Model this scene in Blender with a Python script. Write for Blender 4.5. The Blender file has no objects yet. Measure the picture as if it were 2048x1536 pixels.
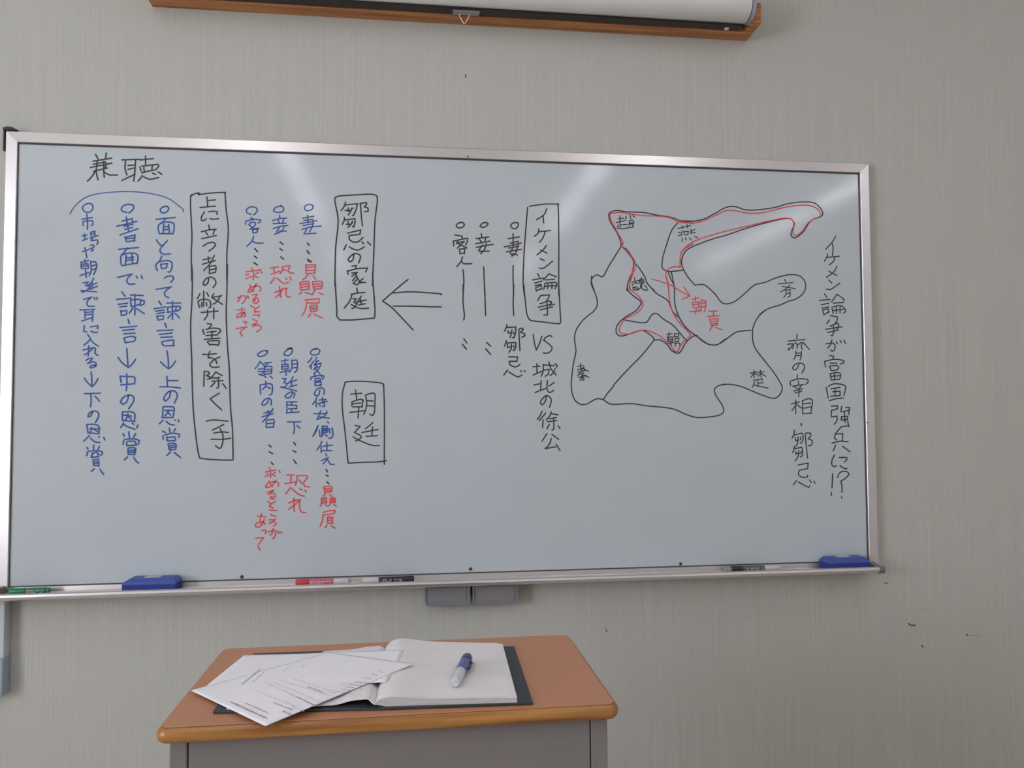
import bpy, bmesh, math, random
from mathutils import Vector, Matrix

random.seed(7)
C = bpy.context.scene.collection
SC = bpy.context.scene

# ------------------------------------------------------------------ camera, light, exposure
cam_d = bpy.data.cameras.new('camera')
cam = bpy.data.objects.new('camera', cam_d); C.objects.link(cam)
cam_d.sensor_fit = 'HORIZONTAL'; cam_d.sensor_width = 36.0
cam_d.lens = 1545.46 / 2048.0 * 36.0
cam_d.clip_start = 0.02
yaw, pitch, roll = -0.1250, 0.0412, 0.0051
Rm = Matrix.Rotation(yaw, 3, 'Z') @ Matrix.Rotation(pitch, 3, 'X') @ Matrix.Rotation(roll, 3, 'Y')
ax, ay, az = Rm @ Vector((1, 0, 0)), Rm @ Vector((0, 1, 0)), Rm @ Vector((0, 0, 1))
M4 = Matrix.Identity(4)
for r in range(3):
    M4[r][0], M4[r][1], M4[r][2] = ax[r], az[r], -ay[r]
M4[0][3], M4[1][3], M4[2][3] = 1.0344, -2.1715, 1.37
cam.matrix_world = M4
SC.camera = cam

SC.view_settings.view_transform = 'Standard'
SC.view_settings.look = 'None'
SC.view_settings.gamma = 1.0
SC.view_settings.use_curve_mapping = False
SC.view_settings.exposure = 0.0

world = bpy.data.worlds.new('daylight_sky'); SC.world = world
world.use_nodes = True
bgn = world.node_tree.nodes['Background']
bgn.inputs[0].default_value = (0.75, 0.87, 1.0, 1)
bgn.inputs[1].default_value = 0.6

sun_w = bpy.data.lights.new('window_daylight', 'AREA')
sun_w.shape = 'RECTANGLE'; sun_w.size = 3.0; sun_w.size_y = 1.5
sun_w.energy = 195; sun_w.color = (0.92, 0.92, 1.0)
swo = bpy.data.objects.new('window_daylight', sun_w); C.objects.link(swo)
swo.location = (-2.28, -3.1, 1.70)
swo.rotation_euler = (0, math.radians(-90), 0)

LAMP_E = 10.6

# ------------------------------------------------------------------ materials
MATS = {}
def mat(name, col, rough=0.5, metal=0.0, noise=0.0, nscale=20.0, stretch=(1, 1, 1), bump=0.0, spec=0.5,
        emit=None, trans=0.0, coat=0.0, alpha=None):
    if name in MATS: return MATS[name]
    m = bpy.data.materials.new(name); m.use_nodes = True
    nt = m.node_tree; b = nt.nodes['Principled BSDF']
    b.inputs['Base Color'].default_value = (*col, 1)
    b.inputs['Roughness'].default_value = rough
    b.inputs['Metallic'].default_value = metal
    b.inputs['Specular IOR Level'].default_value = spec
    b.inputs['Transmission Weight'].default_value = trans
    b.inputs['Coat Weight'].default_value = coat
    if emit:
        b.inputs['Emission Color'].default_value = (*emit[0], 1)
        b.inputs['Emission Strength'].default_value = emit[1]
    if noise or bump:
        tc = nt.nodes.new('ShaderNodeTexCoord')
        mp = nt.nodes.new('ShaderNodeMapping'); mp.inputs['Scale'].default_value = stretch
        nz = nt.nodes.new('ShaderNodeTexNoise'); nz.inputs['Scale'].default_value = nscale
        nz.inputs['Detail'].default_value = 4.0
        nt.links.new(tc.outputs['Object'], mp.inputs['Vector'])
        nt.links.new(mp.outputs['Vector'], nz.inputs['Vector'])
        if noise:
            cr = nt.nodes.new('ShaderNodeValToRGB')
            cr.color_ramp.elements[0].position = 0.3; cr.color_ramp.elements[1].position = 0.7
            cr.color_ramp.elements[0].color = (*[max(0, c * (1 - noise)) for c in col], 1)
            cr.color_ramp.elements[1].color = (*[min(1, c * (1 + noise)) for c in col], 1)
            nt.links.new(nz.outputs['Fac'], cr.inputs['Fac'])
            nt.links.new(cr.outputs['Color'], b.inputs['Base Color'])
        if bump:
            bp = nt.nodes.new('ShaderNodeBump'); bp.inputs['Strength'].default_value = bump
            bp.inputs['Distance'].default_value = 0.002
            nt.links.new(nz.outputs['Fac'], bp.inputs['Height'])
            nt.links.new(bp.outputs['Normal'], b.inputs['Normal'])
    MATS[name] = m
    return m

def wallpaper():
    m = bpy.data.materials.new('woven_wallpaper'); m.use_nodes = True
    nt = m.node_tree; b = nt.nodes['Principled BSDF']; L = nt.links.new
    b.inputs['Roughness'].default_value = 0.85; b.inputs['Specular IOR Level'].default_value = 0.2
    tc = nt.nodes.new('ShaderNodeTexCoord')
    def layer(scale, stretch, detail):
        mp = nt.nodes.new('ShaderNodeMapping'); mp.inputs['Scale'].default_value = stretch
        nz = nt.nodes.new('ShaderNodeTexNoise'); nz.inputs['Scale'].default_value = scale; nz.inputs['Detail'].default_value = detail
        L(tc.outputs['Object'], mp.inputs['Vector']); L(mp.outputs['Vector'], nz.inputs['Vector'])
        return nz.outputs['Fac']
    thread = layer(1.0, (190, 190, 1.6), 3.0)      # broad vertical threads
    fine = layer(1.0, (520, 520, 9.0), 2.0)        # fine weave
    dash = layer(1.0, (300, 300, 40.0), 2.0)
    def math_n(op, a, bb):
        n = nt.nodes.new('ShaderNodeMath'); n.operation = op
        for i, q in enumerate((a, bb)):
            if isinstance(q, (int, float)): n.inputs[i].default_value = q
            else: L(q, n.inputs[i])
        return n.outputs[0]
    mix = math_n('ADD', math_n('MULTIPLY', thread, 0.5), math_n('ADD', math_n('MULTIPLY', fine, 0.25), math_n('MULTIPLY', dash, 0.25)))
    cr = nt.nodes.new('ShaderNodeValToRGB')
    e = cr.color_ramp.elements
    e[0].position = 0.36; e[1].position = 0.64
    e[0].color = (0.478, 0.498, 0.453, 1); e[1].color = (0.574, 0.562, 0.506, 1)
    L(mix, cr.inputs['Fac']); L(cr.outputs['Color'], b.inputs['Base Color'])
    bp = nt.nodes.new('ShaderNodeBump'); bp.inputs['Strength'].default_value = 0.25; bp.inputs['Distance'].default_value = 0.001
    L(mix, bp.inputs['Height']); L(bp.outputs['Normal'], b.inputs['Normal'])
    return m

def wood(name, dark, light, rough=0.4, along='x', scale=1.0):
    m = bpy.data.materials.new(name); m.use_nodes = True
    nt = m.node_tree; b = nt.nodes['Principled BSDF']; L = nt.links.new
    b.inputs['Roughness'].default_value = rough
    tc = nt.nodes.new('ShaderNodeTexCoord'); mp = nt.nodes.new('ShaderNodeMapping')
    mp.inputs['Scale'].default_value = (2.5 * scale, 60 * scale, 60 * scale) if along == 'x' else (60 * scale, 60 * scale, 2.5 * scale)
    nz = nt.nodes.new('ShaderNodeTexNoise'); nz.inputs['Scale'].default_value = 1.6; nz.inputs['Detail'].default_value = 6
    cr = nt.nodes.new('ShaderNodeValToRGB')
    cr.color_ramp.elements[0].position = 0.32; cr.color_ramp.elements[1].position = 0.68
    cr.color_ramp.elements[0].color = (*dark, 1); cr.color_ramp.elements[1].color = (*light, 1)
    L(tc.outputs['Object'], mp.inputs['Vector']); L(mp.outputs['Vector'], nz.inputs['Vector'])
    L(nz.outputs['Fac'], cr.inputs['Fac']); L(cr.outputs['Color'], b.inputs['Base Color'])
    return m

M_wall = wallpaper()
M_plain = mat('painted_plaster', (0.70, 0.68, 0.645), 0.9, noise=0.03, nscale=3)
M_ceil = mat('ceiling_board', (0.88, 0.88, 0.86), 0.9, noise=0.04, nscale=40)
M_floor = mat('vinyl_floor', (0.46, 0.41, 0.35), 0.5, noise=0.1, nscale=6)
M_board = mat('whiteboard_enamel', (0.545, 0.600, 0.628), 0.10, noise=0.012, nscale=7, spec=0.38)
M_alu = mat('brushed_aluminium', (0.68, 0.645, 0.64), 0.32, metal=0.8, noise=0.012, nscale=30, stretch=(1, 20, 20))
M_alu_v = mat('brushed_aluminium_upright', (0.74, 0.715, 0.72), 0.36, metal=0.75, noise=0.012, nscale=30, stretch=(20, 20, 1))
M_seam = mat('dark_seam', (0.08, 0.075, 0.075), 0.7)
M_cap = mat('grey_plastic', (0.20, 0.17, 0.175), 0.5, noise=0.05, nscale=60)
M_blackp = mat('black_plastic', (0.018, 0.018, 0.018), 0.45, noise=0.1, nscale=50)
M_screw = mat('steel_screw', (0.10, 0.10, 0.11), 0.4, metal=0.6)
M_inkK = mat('black_marker_ink', (0.040, 0.035, 0.037), 0.6, noise=0.35, nscale=60)
M_inkB = mat('blue_marker_ink', (0.030, 0.092, 0.330), 0.6, noise=0.3, nscale=60)
M_inkR = mat('red_marker_ink', (0.72, 0.075, 0.085), 0.6, noise=0.2, nscale=60)
M_lam = mat('desk_laminate', (0.50, 0.222, 0.113), 0.45, noise=0.05, nscale=500)
M_band = wood('edge_band_wood', (0.24, 0.095, 0.020), (0.50, 0.235, 0.060), 0.32, 'x')
M_bandline = mat('edge_groove', (0.06, 0.03, 0.015), 0.7)
M_steel = mat('grey_desk_steel', (0.205, 0.188, 0.182), 0.5, noise=0.03, nscale=300)
M_page = mat('notebook_page', (0.775, 0.755, 0.755), 0.8, noise=0.02, nscale=30)
M_pageedge = mat('page_stack', (0.52, 0.51, 0.50), 0.85, noise=0.22, nscale=1.0, stretch=(4, 4, 1600))
M_sheet = mat('printer_paper', (0.845, 0.83, 0.86), 0.75, noise=0.015, nscale=25)
M_print = mat('printed_ink', (0.40, 0.38, 0.43), 0.8, noise=0.2, nscale=200)
M_printf = mat('faint_printed_ink', (0.62, 0.60, 0.65), 0.8, noise=0.2, nscale=200)
M_cover = mat('charcoal_cover', (0.032, 0.040, 0.046), 0.55, noise=0.15, nscale=200, bump=0.2)
M_beam = wood('brown_stained_timber', (0.34, 0.125, 0.036), (0.66, 0.285, 0.105), 0.5, 'x', 0.7)
M_case = mat('white_roller_casing', (0.83, 0.83, 0.80), 0.30, noise=0.01, nscale=20)
M_capsteel = mat('casing_end_plastic', (0.30, 0.32, 0.42), 0.4, noise=0.05, nscale=20)
M_metalgrey = mat('galvanised_plate', (0.35, 0.33, 0.33), 0.4, metal=0.4)
M_wire = mat('bright_wire', (0.80, 0.80, 0.80), 0.3, metal=0.5)
M_bar = mat('black_bar', (0.022, 0.014, 0.016), 0.5)
M_blue = mat('blue_eraser_plastic', (0.055, 0.095, 0.37), 0.5, noise=0.05, nscale=80)
M_bluedk = mat('blue_eraser_felt', (0.022, 0.042, 0.24), 0.85, noise=0.15, nscale=300, bump=0.2)
M_lab = mat('paper_label', (0.55, 0.55, 0.57), 0.7)
M_box = mat('grey_box_plastic', (0.255, 0.25, 0.265), 0.5, noise=0.03, nscale=120)
M_green = mat('green_marker', (0.012, 0.22, 0.085), 0.4)
M_red = mat('red_marker', (0.62, 0.045, 0.055), 0.4)
M_pink = mat('red_marker_label', (0.62, 0.14, 0.20), 0.5, noise=0.35, nscale=200)
M_black = mat('black_marker', (0.02, 0.018, 0.02), 0.4)
M_white = mat('white_marker_barrel', (0.60, 0.585, 0.58), 0.4)
M_clear = mat('translucent_plastic', (0.88, 0.91, 0.94), 0.2, trans=0.4)
M_navy = mat('navy_cap', (0.030, 0.032, 0.16), 0.3)
M_wrap = mat('printed_wrap', (0.10, 0.12, 0.30), 0.35, noise=0.6, nscale=220)
M_cream = mat('cream_core', (0.66, 0.66, 0.55), 0.5)
M_mark = mat('scuff', (0.12, 0.11, 0.10), 0.9)
M_strip = mat('pale_strip', (0.55, 0.60, 0.60), 0.5)
M_stripb = mat('pale_blue_strip', (0.34, 0.42, 0.48), 0.5)
M_tube = mat('lit_tube', (1, 1, 1), 0.5, emit=((0.95, 0.93, 0.99), LAMP_E))
M_fix = mat('white_enamel', (0.8, 0.8, 0.8), 0.4)

# ------------------------------------------------------------------ mesh helpers
def link(name, bm, m, parent=None, label=None, smooth=False):
    me = bpy.data.meshes.new(name)
    bmesh.ops.recalc_face_normals(bm, faces=bm.faces[:])
    bm.to_mesh(me); bm.free()
    for mm in (m if isinstance(m, (list, tuple)) else [m]): me.materials.append(mm)
    if smooth:
        for p in me.polygons: p.use_smooth = True
    o = bpy.data.objects.new(name, me); C.objects.link(o)
    if parent:
        o.parent = parent
        o.matrix_parent_inverse = Matrix.Translation(-Vector(parent.location)) if parent.type == 'EMPTY' else Matrix.Identity(4)
    if label: o['label'] = label
    return o

def thing(name, label, cat, loc, group=None):
    o = bpy.data.objects.new(name, None); C.objects.link(o)
    o.location = loc; o.empty_display_size = 0.05
    o['label'] = label; o['category'] = cat
    if group: o['group'] = group
    return o

def struct(o):
    o['kind'] = 'structure'; return o

def box(bm, a, b, bev=0.0, seg=2, rot=None, at=None):
    """axis-aligned box from corner a to corner b, optionally bevelled"""
    t = bmesh.new()
    vs = [t.verts.new((x, y, z)) for x in (a[0], b[0]) for y in (a[1], b[1]) for z in (a[2], b[2])]
    for f in ((0, 1, 3, 2), (4, 6, 7, 5), (0, 4, 5, 1), (2, 3, 7, 6), (0, 2, 6, 4), (1, 5, 7, 3)):
        t.faces.new([vs[i] for i in f])
    bmesh.ops.recalc_face_normals(t, faces=t.faces[:])
    if bev: bmesh.ops.bevel(t, geom=t.edges[:], offset=bev, segments=seg, profile=0.5, affect='EDGES')
    if rot is not None:
        bmesh.ops.rotate(t, cent=at or (0, 0, 0), matrix=rot, verts=t.verts[:])
    merge(bm, t)

def merge(bm, t):
    me = bpy.data.meshes.new('t'); t.to_mesh(me); t.free()
    bm.from_mesh(me); bpy.data.meshes.remove(me)

def prism(bm, prof, p0, p1, mapf):
    """extrude a closed 2-D profile from parameter p0 to p1; mapf(u, v, p) -> xyz"""
    r0 = [bm.verts.new(mapf(u, v, p0)) for u, v in prof]
    r1 = [bm.verts.new(mapf(u, v, p1)) for u, v in prof]
    n = len(prof)
    for i in range(n):
        bm.faces.new((r0[i], r0[(i + 1) % n], r1[(i + 1) % n], r1[i]))
    bm.faces.new(r0); bm.faces.new(r1[::-1])

def lathe(bm, prof, p, d, n=24, flat=None):
    """surface of revolution; prof = [(t, r)], axis from point p along unit vector d"""
    d = Vector(d).normalized()
    up = Vector((0, 0, 1)) if abs(d.z) < 0.9 else Vector((1, 0, 0))
    u = d.cross(up).normalized(); w = u.cross(d).normalized()
    rings = []
    for t, r in prof:
        c = Vector(p) + d * t
        rings.append([bm.verts.new(c + (u * math.cos(k * 2 * math.pi / n) + w * math.sin(k * 2 * math.pi / n)) * max(r, 1e-5)) for k in range(n)])
    for a, b in zip(rings, rings[1:]):
        for k in range(n):
            bm.faces.new((a[k], a[(k + 1) % n], b[(k + 1) % n], b[k]))
    bm.faces.new(rings[0]); bm.faces.new(rings[-1][::-1])

def tube(bm, pts, r, n=8):
    pts = [Vector(p) for p in pts]
    rings = []
    for i, p in enumerate(pts):
        d = (pts[min(i + 1, len(pts) - 1)] - pts[max(i - 1, 0)]).normalized()
        up = Vector((0, 1, 0)) if abs(d.y) < 0.9 else Vector((1, 0, 0))
        u = d.cross(up).normalized(); w = u.cross(d)
        rings.append([bm.verts.new(p + (u * math.cos(k * 2 * math.pi / n) + w * math.sin(k * 2 * math.pi / n)) * r) for k in range(n)])
    for a, b in zip(rings, rings[1:]):
        for k in range(n): bm.faces.new((a[k], a[(k + 1) % n], b[(k + 1) % n], b[k]))
    bm.faces.new(rings[0]); bm.faces.new(rings[-1][::-1])

def grid(bm, f, nu, nv, thick=0.0):
    """sheet from f(u, v) -> xyz, with thickness downward"""
    top = [[bm.verts.new(f(i / nu, j / nv)) for j in range(nv + 1)] for i in range(nu + 1)]
    for i in range(nu):
        for j in range(nv):
            bm.faces.new((top[i][j], top[i + 1][j], top[i + 1][j + 1], top[i][j + 1]))
    if thick:
        bot = [[bm.verts.new(v.co - Vector((0, 0, thick))) for v in row] for row in top]
        for i in range(nu):
            for j in range(nv):
                bm.faces.new((bot[i][j], bot[i][j + 1], bot[i + 1][j + 1], bot[i + 1][j]))
        for i in range(nu):
            bm.faces.new((top[i][0], bot[i][0], bot[i + 1][0], top[i + 1][0]))
            bm.faces.new((top[i][nv], top[i + 1][nv], bot[i + 1][nv], bot[i][nv]))
        for j in range(nv):
            bm.faces.new((top[0][j], top[0][j + 1], bot[0][j + 1], bot[0][j]))
            bm.faces.new((top[nu][j], bot[nu][j], bot[nu][j + 1], top[nu][j + 1]))

def smooth_line(p, closed=False):
    """Catmull-Rom through the points, keeping sharp turns as corners"""
    if len(p) < 3: return p
    n = len(p)
    corner = [True] + [False] * (n - 2) + [True]
    for i in range(1, n - 1):
        a = (p[i][0] - p[i - 1][0], p[i][1] - p[i - 1][1]); b = (p[i + 1][0] - p[i][0], p[i + 1][1] - p[i][1])
        la, lb = math.hypot(*a), math.hypot(*b)
        if la < 1e-6 or lb < 1e-6: corner[i] = True; continue
        if (a[0] * b[0] + a[1] * b[1]) / (la * lb) < 0.34: corner[i] = True
    shut = math.hypot(p[0][0] - p[-1][0], p[0][1] - p[-1][1]) < 1e-6 and n > 5
    out = [p[0]]
    for i in range(n - 1):
        p1, p2 = p[i], p[i + 1]
        d = math.hypot(p2[0] - p1[0], p2[1] - p1[1])
        if corner[i]: p0 = p[-2] if (i == 0 and shut) else (2 * p1[0] - p2[0], 2 * p1[1] - p2[1])
        else: p0 = p[i - 1]
        if corner[i + 1]: p3 = p[1] if (i == n - 2 and shut) else (2 * p2[0] - p1[0], 2 * p2[1] - p1[1])
        else: p3 = p[i + 2]
        k = max(2, min(8, int(d / 0.006)))
        for s in range(1, k + 1):
            t = s / k
            q = []
            for c in (0, 1):
                q.append(0.5 * (2 * p1[c] + (p2[c] - p0[c]) * t + (2 * p0[c] - 5 * p1[c] + 4 * p2[c] - p3[c]) * t * t + (3 * p1[c] - p0[c] - 3 * p2[c] + p3[c]) * t ** 3))
            out.append(tuple(q))
    return out

def ribbon(bm, pts, w, to3, lift):
    """a flat pen stroke of width w with round ends and joints"""
    n = len(pts)
    h = w / 2
    L, Rr = [], []
    for i, p in enumerate(pts):
        a = pts[max(i - 1, 0)]; b = pts[min(i + 1, n - 1)]
        dx, dy = b[0] - a[0], b[1] - a[1]; l = math.hypot(dx, dy) or 1
        nx, ny = -dy / l, dx / l
        if 0 < i < n - 1:
            ex, ey = p[0] - a[0], p[1] - a[1]; le = math.hypot(ex, ey) or 1
            c = max(0.55, abs(nx * -ey / le + ny * ex / le))
            s = h / c
        else: s = h
        L.append((p[0] + nx * s, p[1] + ny * s)); Rr.append((p[0] - nx * s, p[1] - ny * s))
    vl = [bm.verts.new(to3(q, lift)) for q in L]; vr = [bm.verts.new(to3(q, lift)) for q in Rr]
    for i in range(n - 1):
        bm.faces.new((vl[i], vl[i + 1], vr[i + 1], vr[i]))
    for e, o2 in ((0, 1), (n - 1, n - 2)):
        c = pts[e]; dx, dy = c[0] - pts[o2][0], c[1] - pts[o2][1]; base = math.atan2(dy, dx)
        arc = [bm.verts.new(to3((c[0] + h * math.cos(base + t), c[1] + h * math.sin(base + t)), lift))
               for t in (-math.pi / 3, -math.pi / 6, 0, math.pi / 6, math.pi / 3)]
        first, last = (vl[e], vr[e]) if e == 0 else (vr[e], vl[e])
        bm.faces.new([first] + arc + [last])

# ------------------------------------------------------------------ the room
X0, X1, Y1, ZC = -2.2, 5.6, -7.6, 3.09
bm = bmesh.new(); box(bm, (X0 - .1, 0, -.05), (X1 + .1, .1, ZC + .1)); wall_front = struct(link('wall_front', bm, M_wall))
bm = bmesh.new(); box(bm, (X1, Y1, 0), (X1 + .1, 0, ZC)); struct(link('wall_right', bm, M_plain))
bm = bmesh.new(); box(bm, (X0 - .1, Y1 - .1, 0), (X1 + .1, Y1, ZC)); struct(link('wall_rear', bm, M_plain))
bm = bmesh.new(); box(bm, (X0 - .1, Y1 - .1, -.1), (X1 + .1, 0, 0)); struct(link('floor', bm, M_floor))
bm = bmesh.new(); box(bm, (X0 - .1, Y1 - .1, ZC), (X1 + .1, 0, ZC + .1)); struct(link('ceiling', bm, M_ceil))
WY0, WY1, WZ0, WZ1 = -4.7, -1.5, 0.95, 2.45          # window opening in the left wall
bm = bmesh.new()
box(bm, (X0 - .1, Y1, 0), (X0, WY0, ZC)); box(bm, (X0 - .1, WY1, 0), (X0, 0, ZC))
box(bm, (X0 - .1, WY0, 0), (X0, WY1, WZ0)); box(bm, (X0 - .1, WY0, WZ1), (X0, WY1, ZC))
struct(link('wall_left', bm, M_plain))
bm = bmesh.new()
for y in (WY0, (WY0 + WY1) / 2 - .025, WY1 - .05): box(bm, (X0 - .07, y, WZ0), (X0 - .02, y + .05, WZ1))
for z in (WZ0, WZ1 - .05): box(bm, (X0 - .07, WY0, z), (X0 - .02, WY1, z + .05))
struct(link('window_1', bm, M_alu_v))

# scuffs on the wallpaper
def wall3(q, lift): return (q[0], -lift, q[1])
bm = bmesh.new()
for pts, w in (([(2.4975, .744), (2.503, .7395), (2.509, .7375), (2.518, .7385)], .0045), ([(2.5375, .678), (2.543, .672)], .004),
               ([(2.686, .704), (2.688, .702)], .005), ([(2.690, .7015), (2.712, .699), (2.735, .6995)], .0010), ([(1.178, 2.345), (1.1785, 2.338)], .004),
               ([(2.424, .8665), (2.429, .866), (2.434, .8635)], .0028), ([(1.574, .760), (1.5745, .757)], .004),
               ([(1.570, .7655), (1.571, .7645)], .003), ([(2.545, .787), (2.546, .785)], .0022)):
    ribbon(bm, smooth_line(pts), w, wall3, .0004)
link('scuff_mark', bm, M_mark, wall_front)

# ------------------------------------------------------------------ whiteboard
ZT, W0, H0 = 2.0937, 2.36, 1.1575      # inner top edge, inner width, inner height
ZB = ZT - H0
board = thing('whiteboard', 'large wall-mounted whiteboard covered in handwritten notes and a map sketch', 'whiteboard', (W0 / 2, -.011, ZB))
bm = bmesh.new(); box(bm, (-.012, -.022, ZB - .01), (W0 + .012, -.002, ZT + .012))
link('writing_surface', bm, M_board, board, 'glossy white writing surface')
# frame rails: profile (offset from the inner edge, distance from the wall)
PROF = [(0, .0215), (0, .0280), (.0012, .0292), (.0280, .0272), (.0296, .0262), (.030, .0250), (.030, .002), (0, .002)]
bm = bmesh.new()
prism(bm, PROF, 0, 1, lambda u, v, p: ((-u if p == 0 else W0 + u), -v, ZT + u)); link('frame_rail', bm, M_alu, board, 'top aluminium frame rail')
bm = bmesh.new()
prism(bm, PROF, 0, 1, lambda u, v, p: (-u, -v, (ZT + u if p == 0 else ZB - .004))); link('frame_rail', bm, M_alu_v, board, 'left aluminium frame rail')
bm = bmesh.new()
prism(bm, PROF, 0, 1, lambda u, v, p: (W0 + u, -v, (ZT + u if p == 0 else ZB - .004))); link('frame_rail', bm, M_alu_v, board, 'right aluminium frame rail')
bm = bmesh.new()                       # dark gasket line between surface and rails
box(bm, (0, -.0236, ZT - .0032), (W0, -.0215, ZT)); box(bm, (0, -.0236, ZB), (W0, -.0215, ZB + .0035))
box(bm, (W0 - .0032, -.0236, ZB), (W0, -.0215, ZT)); box(bm, (0, -.0232, ZB), (.0016, -.0215, ZT))
link('gasket', bm, M_seam, board)
bm = bmesh.new()                       # black corner protector at the upper left
box(bm, (-.0345, -.030, ZT - .024), (-.0305, -.003, ZT + .034), .0012)
prism(bm, [(-.0345, ZT + .030), (-.0345, ZT + .036), (-.024, ZT + .0395), (-.012, ZT + .0385), (.002, ZT + .0312), (-.010, ZT + .0310)], 0, 1,
      lambda u, v, p: (u, -.003 if p == 0 else -.032, v))
link('corner_protector', bm, M_blackp, board, 'black plastic corner protector')
# screws along the lower edge and the small ones in the rails
for sx, sz, r in ((.5776, ZB + .0095, .0048), (1.1864, ZB + .0122, .0048), (1.7869, ZB + .0092, .0044)):
    bm = bmesh.new(); lathe(bm, [(0, r), (.0012, r), (.0022, r * .75), (.0022, r * .35), (.0012, r * .3)], (sx, -.0218, sz), (0, -1, 0), 16)
    link('screw', bm, M_screw, board)
bm = bmesh.new(); lathe(bm, [(0, .0025), (.0012, .002)], (1.1812, -.0340, ZT + .004), (0, -1, 0), 10); link('screw', bm, M_screw, board)
bm = bmesh.new(); lathe(bm, [(0, .0028), (.0015, .002)], (W0 + .003, -.0300, 1.345), (0, -1, 0), 10); link('screw', bm, M_screw, board)
# pen tray: shelf + rounded lip, an extrusion along x
TP = [(.002, ZB), (.024, ZB), (.026, ZB - .012), (.066, ZB - .0135), (.071, ZB - .0090), (.076, ZB - .0050), (.082, ZB - .0042), (.0865, ZB - .0070),
      (.088, ZB - .0120), (.086, ZB - .0180), (.081, ZB - .0215), (.072, ZB - .0225), (.002, ZB - .0225)]
bm = bmesh.new(); prism(bm, TP, -.075, W0 - .005, lambda u, v, p: (p, -u, v))
tray = link('pen_tray', bm, M_alu, board, 'aluminium pen tray with rounded lip')
def cap_prof(d): return [(.002, ZB + .001), (.030, ZB + .001), (.066, ZB - .006), (.076, ZB - .0035), (.083, ZB - .0028), (.088, ZB - .006), (.0895, ZB - .012), (.0875, ZB - .018), (.082, ZB - .0235), (.002, ZB - .0235)]
bm = bmesh.new(); prism(bm, cap_prof(0), W0 - .0049, W0 + .0115, lambda u, v, p: (p, -u, v))
bm.verts.ensure_lookup_table(); link('end_cap', bm, M_cap, tray, 'grey plastic tray end cap')
bm = bmesh.new(); box(bm, (-.045, -.058, ZB - .012), (-.0035, -.0352, ZB + .006), .002); link('clip', bm, M_cap, tray, 'grey clip at the left end of the tray')

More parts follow.
